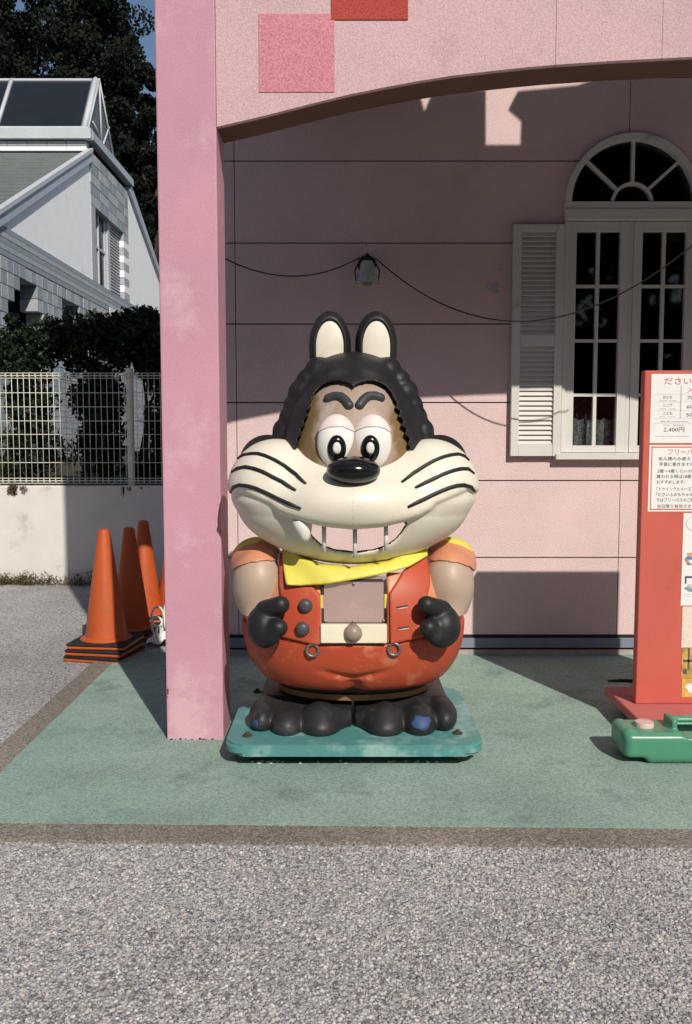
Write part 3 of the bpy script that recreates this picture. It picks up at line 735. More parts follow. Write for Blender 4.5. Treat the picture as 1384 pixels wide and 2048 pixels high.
C, R = [], []
rng = np.random.default_rng(77)
for i in range(420):
    x = rng.uniform(-32, 34); hmax = 7.6 + .4 * math.sin(x * .5) + rng.uniform(-1, .3); C.append((x, rng.uniform(-10.5, -8.5), rng.uniform(.2, 1) * hmax)); R.append((1.3, 1.1, 1.0))  # tree row behind the camera, added to hold back sky light and ground bounce
for i in range(260):
    x = rng.uniform(-13, 30); C.append((x, rng.uniform(46, 54), rng.uniform(.05, 1) * (11 + 2 * math.sin(x * .4)))); R.append((1.6, 1.4, 1.2))  # more trees far behind the house
o = leaves('woodland_and_light_screen', C, R, 150, .5, M['leaf_tree'], None, .7, seed=78); tag(o, kind='stuff')

# ================================================================== TRAFFIC CONES
paper_w = mat('white sticker', (.75, .74, .72), .6)
orange = mat('orange cone plastic', (.47, .085, .018), .5, .10, 9, .10, 160, second=col(.40, .10, .045), amount=.35, sscale=16, spec=.4)
rubber = mat('black rubber base', (.022, .020, .02), .75, .2, 14, .2, 200, .3, 120)
def make_cone(label, bare=False):
    t = thing('traffic_cone', (0, 0, 0), label, 'traffic cone', 'orange traffic cones stacked by the wall')
    b = bmesh.new(); add_box(b, -.163, .163, -.163, .163, 0, .016, .006, 2); bm_obj('base_plate', b, orange, t, False, True)
    lathe('cone_body', [(.142, .016), (.142, .034), (.136, .042), (.116, .050), (.034, .628), (.030, .641), (.020, .645), (.006, .645)], (0, 0, 0), orange, t, 40, 'z', True, True)
    b = bmesh.new(); add_box(b, -.167, .167, -.167, .167, .0165, .033, .010, 2)
    o = bm_obj('rubber_weight', b, rubber, t, False, True)
    return t
base_cone = make_cone('x')
first = True
def place(x, y, rz, z, label):
    global first
    t = base_cone if first else copy_tree(base_cone); first = False
    t.location = (x, y, z); t.rotation_euler = (0, 0, rz); t['label'] = label
stacks = [(at(211, 1290, 4.97), 4.97, 3, 'nearest'), (at(264, 1260, 5.42), 5.42, 2, 'second'), (at(290, 1240, 5.87), 5.87, 2, 'third'), (at(350, 1240, 5.9), 5.9, 2, 'fourth')]
where = ['nearest stack, half in the pillar shade', 'shaded second stack from the front', 'third stack, lit below a shaded tip', 'rearmost stack, mostly hidden by the pillar']
for i, (p, y, n, _) in enumerate(stacks):
    for k in range(n):
        nm = ('topmost' if k == n - 1 else 'bottom' if k == 0 else 'middle')
        place(p.x + random.uniform(-.008, .008), y + random.uniform(-.008, .008), random.uniform(-.17, .17) + .10 * (i - 1), .002 + k * .036, f'{nm} orange traffic cone of the {where[i]}')
tp_ = stacks[0][0]; stk_cone = [o for o in COL.objects if o.type == 'EMPTY' and o.name.startswith('traffic_cone') and abs(o.location.x - tp_.x) < .03 and o.location.z > .06][0]
bm = bmesh.new(); add_box(bm, .0, .052, -.1655, -.1632, -.034, -.022); bm_obj('sticker', bm, paper_w, stk_cone, False, True)
# white rope and crumpled sheet beside the cones
rm = mat('white rope', (.74, .72, .68), .8, .1, 20, .1, 300)
p0 = at(322, 1262, 5.25); rng = random.Random(4)
rp = thing('rope_coil', (p0.x, p0.y, 0), 'white rope loops and cloth heaped behind the pink pillar foot', 'rope')
for k in range(5):
    c = Vector((p0.x + rng.uniform(-.02, .05), p0.y + rng.uniform(-.04, .04), .09 + .03 * k)); a = rng.uniform(0, 3); rr = rng.uniform(.03, .06)
    tube('loop', [c + Vector((rr * .7 * math.cos(t) * math.cos(a), rr * .5 * math.cos(t) * math.sin(a) - .02, rr * math.sin(t))) for t in [2 * math.pi * i / 18 for i in range(18)]], .007, rm, rp, 7, True)
bm = bmesh.new(); n = 12
grid = [[bm.verts.new((p0.x - .07 + .26 * i / n, p0.y - .10 + .2 * j / n, .03 + .09 * math.exp(-((i / n - .6) ** 2 + (j / n - .5) ** 2) * 7) + rng.uniform(-.016, .016))) for j in range(n + 1)] for i in range(n + 1)]
for i in range(n):
    for j in range(n): bm.faces.new((grid[i][j], grid[i + 1][j], grid[i + 1][j + 1], grid[i][j + 1]))
bm_obj('cloth', bm, rm, rp)

# ================================================================== SIGN STAND
BY = 3.73; PZ = .105
red = mat('red sign paint', (.56, .115, .085), .6, .06, 4, .14, 330, .1, 200, second=col(.50, .10, .075), amount=.3, sscale=6)
red2 = mat('dusty red base paint', (.50, .14, .125), .7, .1, 5, .16, 300, second=col(.42, .14, .12), amount=.3, sscale=7)
tl = at(1290, 741, BY); bl = at(1271, 1408, BY)
bxl = (tl.x + bl.x) / 2; BTOP = tl.z; BXR = bxl + .80
sgnb = thing('sign_stand', (bxl + .4, BY, 0), 'red price board stand with white notices on a raised base', 'sign')
bm = bmesh.new(); add_box(bm, bxl, BXR, BY, BY + .05, PZ, BTOP, .003)
for v in bm.verts: v.co.x += (v.co.z - BTOP) * -.0 + (tl.x - bxl) * ((v.co.z - PZ) / (BTOP - PZ) - .5) * 2
bm_obj('board', bm, red, sgnb)
pl0 = gr(1213, 1373, PZ); pf = gr(1277, 1443, PZ)
bm = bmesh.new(); add_box(bm, (pl0.x + pf.x) / 2, BXR + .05, pf.y - .02, pl0.y, PZ - .04, PZ - .0006, .004); bm_obj('base_plate', bm, red2, sgnb)
for x in (pl0.x + .10, BXR - .1):
    for y in (pf.y + .06, pl0.y - .06):
        lathe('foot', [(.035, .012), (.035, PZ - .0405)], (x, y, 0), blk, sgnb, 16)
for k in range(3):   # dark bracket lying on the base behind the board
    c = at(1243 + k * 12, 1366, pl0.y - .10); tube('bracket', [c + Vector((-.05, .03, 0)), c + Vector((0, .0, .012)), c + Vector((.05, .02, 0))], .007, blk, sgnb, 6)
paper = mat('white paper', (.80, .78, .76), .6, .03, 4, .05, 200); ink = mat('grey ink', (.10, .09, .09), .7, .1, 5, 0); inkr = mat('red ink', (.52, .10, .09), .7, .1, 5, 0); inko = mat('orange red ink', (.60, .14, .06), .7, .1, 5, 0)
lgrey = mat('pale print', (.56, .53, .53), .7, .1, 5, 0); lpurp = mat('pale purple print', (.55, .43, .50), .7, .1, 5, 0)
def shear(z): return (tl.x - bxl) * ((z - PZ) / (BTOP - PZ) - .5) * 2
def sheetp(name, u0, v0, u1, v1, m=paper, dy=.0015):
    a, b = at(u0, v0, BY), at(u1, v1, BY)
    bm = bmesh.new(); add_box(bm, a.x, b.x, BY - dy, BY - .0003, b.z, a.z)
    for v in bm.verts: v.co.x += (shear(v.co.z) - shear(a.z))
    return bm_obj(name, bm, m, sgnb)
def text(items, m, parent, dy=.0024):
    vsA, fsA = [], []
    dg = bpy.context.evaluated_depsgraph_get()
    for body, u, v, size, wpx in items:
        c = bpy.data.curves.new('text', 'FONT'); c.body = body; c.size = size * mpp(BY); c.resolution_u = 2
        o = bpy.data.objects.new('text', c); COL.objects.link(o); bpy.context.view_layer.update()
        me = bpy.data.meshes.new_from_object(o.evaluated_get(bpy.context.evaluated_depsgraph_get()))
        co = np.zeros(len(me.vertices) * 3, np.float32); me.vertices.foreach_get('co', co); co = co.reshape(-1, 3)
        if len(co):
            s = (wpx * mpp(BY)) / max(1e-6, co[:, 0].max() - co[:, 0].min()); x0 = co[:, 0].min()
            p = at(u, v, BY); off = len(vsA)
            vsA += [(p.x + (q[0] - x0) * s, BY - dy, p.z + q[1]) for q in co]
            fsA += [tuple(i + off for i in f.vertices) for f in me.polygons]
        bpy.data.objects.remove(o); bpy.data.curves.remove(c); bpy.data.meshes.remove(me)
    me = bpy.data.meshes.new('lettering'); me.from_pydata(vsA, [], fsA); link('lettering', me, m, parent)['kind'] = 'stuff'
def bars(items, m, parent, dy=.0022):
    bm = bmesh.new()
    for u0, u1, v0, v1 in items:
        a, b = at(u0, v0, BY), at(u1, v1, BY); add_box(bm, a.x, b.x, BY - dy, BY - .0012, b.z, a.z)
    bm_obj('printed_rule', bm, m, parent)
s1 = sheetp('notice', 1303, 748, 1500, 886)
text([('ださいふ遊園地', 1328, 768, 15, 132), ('入園料', 1374, 785, 11, 42)], inkr, s1)
text([('おとな', 1326, 797, 7, 18), ('シニア', 1326, 813, 7, 18), ('こども', 1326, 829, 7, 18), ('700円', 1374, 799, 10, 32), ('600円', 1373, 817, 10, 32), ('500円', 1372, 833, 10, 32), ('2,400円', 1327, 863, 11, 41)], ink, s1)
bars([(1321, 1334, 800.5, 802), (1337, 1352, 800.5, 802), (1319, 1331, 816.5, 818), (1339, 1351, 816.5, 818), (1318, 1330, 832.5, 834), (1335, 1350, 832.5, 834), (1327, 1340, 849, 851), (1346, 1368, 849, 851.4), (1310, 1330, 871.5, 873), (1333, 1346, 871.5, 873), (1349, 1378, 871.5, 873)], lgrey, s1)
bars([(1321, 1330, 841.5, 844), (1332, 1340, 841.5, 844), (1343, 1376, 842.2, 844)], lpurp, s1)
bars([(1310, 1490, 803.5, 804.1), (1310, 1490, 788, 788.6), (1309, 1490, 820, 820.6), (1308, 1490, 837, 837.6), (1308, 1490, 846, 846.6), (1361, 1361.6, 772, 837)], lpurp, s1, .0019)
s2 = sheetp('notice', 1299, 890, 1500, 1023)
bars([(1302.5, 1496, 893, 895.3), (1299, 1496, 1017.5, 1019.7), (1494, 1496, 895.4, 1017.4)], inko, s2)
bm = bmesh.new(); a, b = at(1303, 895.4, BY), at(1299.5, 1017.4, BY); w = 2.0 * mpp(BY)
add_prism(bm, [(a.x, a.z), (a.x + w, a.z), (b.x + w, b.z), (b.x, b.z)], 'y', BY - .0022, BY - .0012); bm_obj('printed_rule', bm, inko, s2)
text([('フリーパス', 1336, 909, 14, 62)], inko, s2)
text([('本人様のみ使えます。', 1316, 920.5, 8.4, 88), ('手首に巻きますので', 1318, 931.5, 8.4, 78), ('3歳〜4歳くらいの', 1315, 945, 8.4, 68), ('買われる時は18歳', 1313, 956, 8.4, 69), ('おすすめします。', 1313, 967, 8.4, 57),
      ('「トゥインクルメーズ」', 1313, 981, 8.4, 72), ('「ださいふおもちゃの', 1312, 992, 8.4, 74), ('ではフリーパスのご利', 1312, 1003, 8.4, 76), ('当日限り有効です。', 1314, 1015.5, 8.4, 72)], ink, s2)
s3 = sheetp('poster', 1367, 1026, 1520, 1211)
lathe('emblem', [(.030, 0), (.030, .0006)], (at(1386, 1047, BY).x, BY - .0016, at(1386, 1047, BY).z), lgrey, s3, 28, 'y', False)
lathe('emblem', [(.027, 0), (.027, .0008)], (at(1386, 1047, BY).x, BY - .0018, at(1386, 1047, BY).z), paper, s3, 28, 'y', False)
bl_i = mat('blue print', (.12, .20, .42), .6, .3, 40, 0); or_i = mat('orange print', (.65, .30, .08), .6, .3, 40, 0); ye_i = mat('yellow photo print', (.55, .38, .10), .6, .35, 25, .2, 60, second=col(.22, .14, .08), amount=.5, sscale=30); te_i = mat('teal print', (.20, .36, .42), .6, .3, 30, 0)
def blob(u, v, ru, rv, m, par, dy=.0024):
    c = at(u, v, BY); bm = bmesh.new(); k = mpp(BY)
    add_prism(bm, [(c.x + ru * k * math.cos(t) * (1 + .2 * math.sin(3 * t)), c.z + rv * k * math.sin(t)) for t in [2 * math.pi * i / 18 for i in range(18)]], 'y', BY - dy, BY - .0016)
    bm_obj('printed_picture', bm, m, par)
blob(1378, 1121, 8, 9, bl_i, s3); blob(1374, 1122, 3, 5, or_i, s3, .0027); blob(1379, 1108, 5, 3, or_i, s3, .0028); blob(1382, 1123, 5, 4, paper, s3, .0029); blob(1385, 1118, 12, 14, lgrey, s3, .0019)
bars([(1369.5, 1384, 1152, 1156), (1369.5, 1372.5, 1156.1, 1167)], ink, s3); blob(1386, 1178, 17, 6, te_i, s3); blob(1386, 1172, 12, 5, lgrey, s3, .0027)
bars([(1369, 1384, 1188, 1189), (1369, 1380, 1192, 1193.2)], lgrey, s3)
s4 = sheetp('poster', 1365, 1213, 1520, 1295, mat('cream grid paper', (.76, .64, .56), .6, .04, 5, .12, 90))
s5 = sheetp('poster', 1364, 1296, 1520, 1356, ye_i); bars([(1366, 1384, 1319, 1324), (1376, 1378, 1296, 1340), (1366, 1373, 1338, 1348)], ink, s5)
s6 = sheetp('poster', 1364, 1357, 1520, 1394, mat('gold print', (.62, .42, .10), .6, .2, 20, .1, 80)); blob(1384, 1376, 13, 10, paper, s6)

# ================================================================== MODELLING WITH DISTANCE FIELDS
def smin(a, b, k):
    h = np.clip(.5 + .5 * (b - a) / k, 0, 1); return b + (a - b) * h - k * h * (1 - h)
def smax(a, b, k): return -smin(-a, -b, k)
def ell(X, Y, Z, c, r):
    q0 = np.sqrt(((X - c[0]) / r[0]) ** 2 + ((Y - c[1]) / r[1]) ** 2 + ((Z - c[2]) / r[2]) ** 2) + 1e-9
    q1 = np.sqrt(((X - c[0]) / r[0] ** 2) ** 2 + ((Y - c[1]) / r[1] ** 2) ** 2 + ((Z - c[2]) / r[2] ** 2) ** 2) + 1e-9
    return q0 * (q0 - 1) / q1
def cone(X, Y, Z, a, b, ra, rb):
    a = np.asarray(a, float); b = np.asarray(b, float); d = b - a
    t = np.clip(((X - a[0]) * d[0] + (Y - a[1]) * d[1] + (Z - a[2]) * d[2]) / d.dot(d), 0, 1)
    return np.sqrt((X - a[0] - d[0] * t) ** 2 + (Y - a[1] - d[1] * t) ** 2 + (Z - a[2] - d[2] * t) ** 2) - (ra + (rb - ra) * t)
def poly(X, Z, pts):
    P = np.asarray(pts, float); n = len(P); d = np.full(X.shape, 1e9); s = np.ones(X.shape)
    for i in range(n):
        v, w = P[i], P[i - 1]; e = w - v; wx, wz_ = X - v[0], Z - v[1]
        t = np.clip((wx * e[0] + wz_ * e[1]) / e.dot(e), 0, 1); d = np.minimum(d, (wx - e[0] * t) ** 2 + (wz_ - e[1] * t) ** 2)
        c1 = Z >= v[1]; c2 = Z < w[1]; c3 = e[0] * wz_ > e[1] * wx
        fl = (c1 & c2 & c3) | (~c1 & ~c2 & ~c3); s = np.where(fl, -s, s)
    return s * np.sqrt(d)
def nets(fn, lo, hi, h):
    ax = [np.arange(lo[i], hi[i] + h, h) for i in range(3)]
    X, Y, Z = np.meshgrid(*ax, indexing='ij'); V = fn(X, Y, Z); nx, ny, nz = V.shape
    acc = np.zeros((nx - 1, ny - 1, nz - 1, 3)); cnt = np.zeros((nx - 1, ny - 1, nz - 1)); S = V < 0
    cs = [(i, j, k) for i in (0, 1) for j in (0, 1) for k in (0, 1)]
    sl = lambda A, c: A[c[0]:nx - 1 + c[0], c[1]:ny - 1 + c[1], c[2]:nz - 1 + c[2]]
    for a in cs:
        for d in range(3):
            if a[d]: continue
            b = list(a); b[d] = 1; va, vb = sl(V, a), sl(V, b); m = (va < 0) != (vb < 0)
            t = np.where(m, va / np.where(m, va - vb, 1), 0)
            for e in range(3): acc[..., e] += np.where(m, a[e] + (t if e == d else 0), 0)
            cnt += m
    act = cnt > 0; idx = np.full(act.shape, -1); n = act.sum(); idx[act] = np.arange(n)
    base = np.stack(np.nonzero(act), 1); pos = (base + acc[act] / cnt[act][:, None]) * h + np.array(lo)
    quads = []
    for d in range(3):
        e1, e2 = (d + 1) % 3, (d + 2) % 3
        A = np.take(S, range(0, S.shape[d] - 1), d); B = np.take(S, range(1, S.shape[d]), d)
        I = np.stack(np.nonzero(A != B), 1); ok = (I[:, e1] > 0) & (I[:, e2] > 0) & (I[:, e1] < S.shape[e1] - 1) & (I[:, e2] < S.shape[e2] - 1); I = I[ok]
        ins = S[I[:, 0], I[:, 1], I[:, 2]]
        def cell(o1, o2):
            J = I.copy(); J[:, e1] -= o1; J[:, e2] -= o2; return idx[J[:, 0], J[:, 1], J[:, 2]]
        q = np.stack([cell(1, 1), cell(0, 1), cell(0, 0), cell(1, 0)], 1); q[~ins] = q[~ins][:, ::-1]; quads.append(q)
    return pos, np.concatenate(quads)
def sdf_obj(name, fn, lo, hi, h, mats, parent, inner=None, relax=2):
    pos, q = nets(fn, lo, hi, h)
    me = bpy.data.meshes.new(name); me.from_pydata(pos.tolist(), [], q.tolist()); me.update()
    bm = bmesh.new(); bm.from_mesh(me)
    for _ in range(relax): bmesh.ops.smooth_vert(bm, verts=bm.verts, factor=.4, use_axis_x=True, use_axis_y=True, use_axis_z=True)
    bm.to_mesh(me); bm.free()
    mats = mats if isinstance(mats, list) else [mats]
    for m in mats: me.materials.append(m)
    if inner is not None:
        c = pos[q].mean(1); f = inner(c[:, 0], c[:, 1], c[:, 2]); me.polygons.foreach_set('material_index', (f < 0).astype(np.int32))
    bvh = BVHTree.FromPolygons([tuple(v.co) for v in me.vertices], [tuple(p.vertices) for p in me.polygons])
    o = link(name, me, mats, parent, True); o.data['n'] = 0
    return o, bvh
def hit(bvh, u, v):
    o = Vector((0, 0, EYE)); d = Vector(ray(u, v)).normalized(); r = bvh.ray_cast(o, d)
    if r[0] is not None: return r[0], r[1]
    p = at(u, v, 3.55); r = bvh.find_nearest(p); return r[0], r[1]

# ================================================================== THE RIDE FIGURE
def plastic(name, c, rough=.42, **k): return mat(name, c, rough, k.pop('var', .06), k.pop('vscale', 7), k.pop('grain', .07), 330, k.pop('bump', .06), 90, spec=.4, **k)
cream = plastic('cream fibreglass', (.76, .70, .585), .42, second=col(.66, .58, .44), amount=.18, sscale=5)
brown = plastic('worn taupe paint', (.35, .26, .205), .55, second=col(.44, .36, .30), amount=.3, sscale=9, var=.1)
taupe = plastic('taupe arm paint', (.44, .33, .255), .45, second=col(.36, .255, .15), amount=.25, sscale=7)
black = plastic('black fibreglass', (.014, .014, .015), .5, second=col(.028, .028, .030), amount=.3, sscale=9)
gblack = plastic('glossy black', (.008, .008, .009), .16)
dblack = plastic('dull black paint', (.020, .019, .021), .5, second=col(.045, .044, .046), amount=.35, sscale=12)
redp = plastic('red fibreglass', (.47, .075, .034), .48, second=col(.52, .13, .075), amount=.30, sscale=8)
pants_m = plastic('orange red fibreglass', (.44, .066, .026), .48, second=col(.52, .16, .09), amount=.32, sscale=14)
peach = plastic('faded orange paint', (.60, .25, .14), .45, second=col(.66, .36, .24), amount=.4, sscale=9)
yellow = plastic('yellow paint', (.70, .62, .10), .45, second=col(.62, .52, .08), amount=.2)
white = plastic('white paint', (.80, .78, .73), .4)
lid_m = plastic('pale pink eyelid', (.74, .63, .60), .5)
teal = plastic('teal fibreglass', (.085, .255, .245), .45, second=col(.27, .43, .41), amount=.48, sscale=7, bump=.15)
ivory = plastic('ivory panel', (.80, .72, .56), .5)
steel = plastic('dull steel', (.20, .19, .19), .4, metal=.6)
inside_m = dark_void('dark shell inside', (.02, .018, .016))
ride = thing('mascot_ride', (.03, 3.62, 0), 'large grinning cartoon animal figure with yellow scarf and red vest on teal base', 'kiddie ride')
UC = 706.5
def xz(u, v, Y=3.42): p = at(u, v, Y); return (p.x, p.z)
def pg(pts, Y=3.42): return [xz(u, v, Y) for u, v in pts]
K36 = mpp(3.6)

# --- base plate
ptz, pbz = .100, .056; px0, px1 = gr(447, 1492, ptz).x, gr(969, 1490, ptz).x; pyf, pyb = 3.235, 4.0
def rrect(x0, x1, y0, y1, r, n=6):
    P = []
    for cx, cy, a in ((x1 - r, y1 - r, 0), (x0 + r, y1 - r, 90), (x0 + r, y0 + r, 180), (x1 - r, y0 + r, 270)):
        P += [(cx + r * math.cos(math.radians(a + 90 * i / n)), cy + r * math.sin(math.radians(a + 90 * i / n))) for i in range(n + 1)]
    return P
bm = bmesh.new(); add_prism(bm, rrect(px0, px1, pyf, pyb, .07), 'z', pbz, ptz)
bmesh.ops.bevel(bm, geom=[e for e in bm.edges if abs(e.verts[0].co.z - e.verts[1].co.z) < 1e-5], offset=.012, segments=3, affect='EDGES')
bplate = auto_smooth(bm_obj('base_plate', bm, teal, ride), 30)
for u, v in ((495, 1472), (915, 1467), (515, 1384), (879, 1382)):
    p = gr(u, v, ptz); lathe('bolt', [(.020, 0), (.019, .006), (.009, .008), (.008, .016), (.002, .017)], (p.x, p.y, ptz - .001), mat('rusty steel', (.06, .045, .035), .8, .3, 60), bplate, 14)
for u, y in ((492, 3.36), (921, 3.36)):
    x = (u - 692) / F * 3.45
    for yy in (y, 3.9): lathe('foot_disc', [(.045, .012), (.045, .022), (.03, .03), (.02, .056)], (x, yy, 0), mat('rusty foot', (.16, .13, .11), .8, .3, 40), ride, 20)
box('underframe', px0 + .12, px1 - .12, pyf + .14, pyb - .1, .0125, pbz - .001, M['void'], ride)
# --- feet: three round toes each, on a black block
toes = {-1: [(526, 1432, 28, 30), (575, 1446, 35, 32), (641, 1449, 42, 31)], 1: [(886, 1430, 28, 29), (838, 1443, 36, 32), (769, 1449, 42, 31)]}
TY = {0: 3.47, 1: 3.43, 2: 3.425}
for s in (-1, 1):
    cs_ = []
    for i, (u, v, ru, rv) in enumerate(toes[s]):
        p = at(u, v, TY[i]); cs_.append((p, ru * mpp(TY[i]), rv * mpp(TY[i])))
    xi = at(UC + s * 3, 1440, 3.4).x; xo = at(527 if s < 0 else 888, 1440, 3.45).x
    def fn(X, Y, Z):
        d = None
        for i, (p, rx, rz) in enumerate(cs_):
            q = ell(X, Y, Z, p, (rx, .105, rz * 1.06)); q = smin(q, cone(X, Y, Z, p, (p.x * .96, 3.75, .11), min(rx, rz) * .85, min(rx, rz) * .9), .02)
            d = q if d is None else smin(d, q, .012)
        if s < 0: bx = np.maximum(xo - .02 - X, X - xi)
        else: bx = np.maximum(xi - X, X - xo - .02)
        b = np.maximum(np.maximum(bx, np.maximum(3.475 - Y, Y - 3.88)), Z - .196 + np.maximum(3.54 - Y, 0) * .5)
        pb = cs_[2][0]; c = cone(X, Y, Z, (xi - s * .0, 3.47, .125), (pb.x, 3.43, .135), .030, .070)
        d = smin(smin(d, b, .03), np.maximum(c, (xi - X) * s), .03)
        return np.maximum(np.maximum(d, (ptz - .004) - Z), (xi - X) * s)
    sdf_obj('foot', fn, (min(xi, xo) - .09, 3.25, .08), (max(xi, xo) + .09, 3.95, .28), .0075, dblack, ride)
wear = plastic('worn blue paint', (.035, .075, .19), .6, second=col(.03, .04, .08), amount=.5, sscale=40)
for u, v, a, b_, m__, i, ts in ((839, 1432, 20, 13, wear, 1, 1), (516, 1434, 7, 9, wear, 0, -1)):
    tu, tv, tru, trv = toes[ts][i]; tp = at(tu, tv, TY[i]); rr_ = (tru * mpp(TY[i]), .105, trv * mpp(TY[i]) * 1.06); c0_ = at(u, v, TY[i]); kk = mpp(TY[i])
    def fp(X, Y, Z): return np.maximum(np.maximum(ell(X, Y, Z, tp, tuple(q + .0022 for q in rr_)), ((X - c0_.x) / (a * kk)) ** 2 + ((Z - c0_.z) / (b_ * kk)) ** 2 - 1 - .45 * np.sin(X * 95 + Z * 60) * np.sin(Z * 120 - X * 40 + 1)), Y - TY[i] + .01)
    sdf_obj('paint_patch', fp, (tp.x - .1, TY[i] - .12, tp.z - .1), (tp.x + .1, TY[i] + .02, tp.z + .1), .0035, m__, ride, None, 1)
# --- legs ring under the trousers
bodyY = 3.66
lz0, lz1 = .19, at(706, 1372, 3.45).z
xa, xb = at(552, 1390, 3.5).x, at(862, 1390, 3.5).x
bm = bmesh.new(); xc = (xa + xb) / 2; rx_ = (xb - xa) / 2
for rr, z0, z1 in ((1.0, .200, .222),):
    add_prism(bm, [(xc + rx_ * rr * math.cos(t), bodyY + .20 * rr * math.sin(t)) for t in [2 * math.pi * i / 48 for i in range(48)]], 'z', z0, z1)
auto_smooth(bm_obj('leg_cuff', bm, plastic('tan leg paint', (.25, .13, .055), .35), ride))
bm = bmesh.new(); add_prism(bm, [(xc + rx_ * .97 * math.cos(t), bodyY + .185 * math.sin(t)) for t in [2 * math.pi * i / 48 for i in range(48)]], 'z', .2225, lz1 + .03)
auto_smooth(bm_obj('leg_core', bm, plastic('dark brown gaiter', (.030, .022, .018), .5), ride))
# --- body
bc = at(UC, 1226, bodyY); BRX, BRY, BRZ = 226 * K36, .37, 168 * K36
def body(X, Y, Z, off=0.0):
    e = 2.5
    a = np.abs((X - bc.x) / (BRX + off)) ** e + np.abs((Y - bc.y) / (BRY + off)) ** e + np.abs((Z - bc.z) / (BRZ + off)) ** e
    return (a ** (1 / e) - 1) * .36
zcut = at(UC, 1374, 3.45).z
waist = pg([(300, 1262), (470, 1262), (555, 1274), (600, 1281), (640, 1287), (772, 1287), (812, 1281), (862, 1274), (940, 1262), (1100, 1262), (1100, 1500), (300, 1500)], 3.31)
YB = 3.93
win_p = pg([(643, 1152), (773, 1152), (773, 1252), (643, 1252)], 3.30)
zf = at(UC, 1359, 3.31).z
def crease(X, Y, Z):                              # soft fold of the two legs under the belly
    dx = (X - bc.x); q = np.abs(dx) / .15
    zl = zf + .038 * q ** 1.3
    a = .020 * np.exp(-((Z - zl) / .011) ** 2) * np.clip(1.05 - q, 0, 1)
    b = .022 * np.exp(-(dx / .03) ** 2) * np.clip((zf + .01 - Z) / .03, 0, 1)
    return np.where(Y < bc.y, np.maximum(a, b), 0)
def fpants(X, Y, Z):
    d = body(X, Y, Z) + crease(X, Y, Z)
    d = np.maximum(d, -(body(X, Y, Z) + .065)); d = smax(d, zcut - Z, .03); d = np.maximum(d, poly(X, Z, waist)); return np.maximum(d, Y - YB)
inn = lambda x, y, z: body(x, y, z) + .045
LO, HI = (bc.x - .52, 3.22, .15), (bc.x + .52, 4.0, 1.12)
pants, bv_p = sdf_obj('trousers', fpants, (LO[0], LO[1], zcut - .05), (HI[0], HI[1], bc.z), .008, [pants_m, inside_m], ride, inn)
def fshirt(X, Y, Z):
    d = body(X, Y, Z, -.004); d = np.maximum(d, -(body(X, Y, Z, -.004) + .03)); d = np.maximum(d, -poly(X, Z, waist) + .003)
    d = np.maximum(d, -(poly(X, Z, win_p) + .0))
    neck = np.maximum(np.abs(X - bc.x) - .36, xz(UC, 1140, 3.30)[1] - np.maximum(Y - 3.3, 0) * .28 - Z); d = np.maximum(d, -neck)
    return np.maximum(d, Y - YB)
shirt, bv_s = sdf_obj('shirt', fshirt, LO, HI, .008, [peach, inside_m], ride, lambda x, y, z: body(x, y, z, -.004) + .018)
def layer(name, pts, off, m, Y0=3.31, h=.0048, ylim=3.62, rnd=.006, extra=None, par=None):
    P = pg(pts, Y0); xs = [p[0] for p in P]; zs_ = [p[1] for p in P]
    def fn(X, Y, Z):
        b = body(X, Y, Z); o_ = off if extra is None else off + extra(X, Z)
        d = smax(b - o_, poly(X, Z, P), rnd); return np.maximum(np.maximum(d, -(b + .008)), Y - ylim)
    return sdf_obj(name, fn, (min(xs) - .03, 3.18, min(zs_) - .03), (max(xs) + .03, ylim + .02, max(zs_) + .03), h, m, par or ride, None, 1)
vl = [(552, 1118), (556, 1170), (560, 1200), (520, 1250), (520, 1272), (562, 1276), (600, 1282), (630, 1288), (641, 1287), (641, 1190), (625, 1174), (600, 1172), (575, 1160), (575, 1110)]
vr = [(862, 1118), (864, 1170), (856, 1200), (895, 1250), (895, 1268), (858, 1274), (812, 1281), (780, 1286), (778, 1187), (808, 1146), (862, 1112)]
vestL, bv_l = layer('vest_front', vl, .013, redp); vestR, bv_r = layer('vest_front', vr, .013, redp)
strip = layer('shirt_placket', [(773.5, 1150), (777.5, 1180), (778, 1286), (773.5, 1286)], .006, redp, h=.005)
# window pane, belt, knob
py = 3.318
pane_m = bpy.data.materials.new('dusty clear acrylic'); pane_m.use_nodes = True; N, K = pane_m.node_tree.nodes, pane_m.node_tree.links
p = N['Principled BSDF']; p.inputs['Base Color'].default_value = (.46, .35, .32, 1); p.inputs['Roughness'].default_value = .35
t = N.new('ShaderNodeBsdfTransparent'); t.inputs[0].default_value = (.9, .86, .84, 1); x_ = N.new('ShaderNodeMixShader'); tc = N.new('ShaderNodeTexCoord'); no = N.new('ShaderNodeTexNoise'); no.inputs['Scale'].default_value = 9; no.inputs['Detail'].default_value = 5
mr = N.new('ShaderNodeMapRange'); mr.inputs[1].default_value = .3; mr.inputs[2].default_value = .7; mr.inputs[3].default_value = .35; mr.inputs[4].default_value = .75
K.new(tc.outputs['Object'], no.inputs['Vector']); K.new(no.outputs['Fac'], mr.inputs[0]); K.new(mr.outputs[0], x_.inputs[0]); K.new(t.outputs[0], x_.inputs[1]); K.new(p.outputs[0], x_.inputs[2]); K.new(x_.outputs[0], N['Material Output'].inputs[0])
a, b = at(643, 1158, py), at(773, 1249, py); pn = box('chest_window', a.x, b.x, py, py + .006, b.z, a.z + .012, pane_m, ride)
for u, v in ((651, 1243), (707, 1244), (767, 1242), (707, 1168), (767, 1160)):
    q = at(u, v, py); lathe('screw', [(.006, 0), (.006, .003), (.003, .005)], (q.x, py, q.z), steel, pn, 12, 'y')
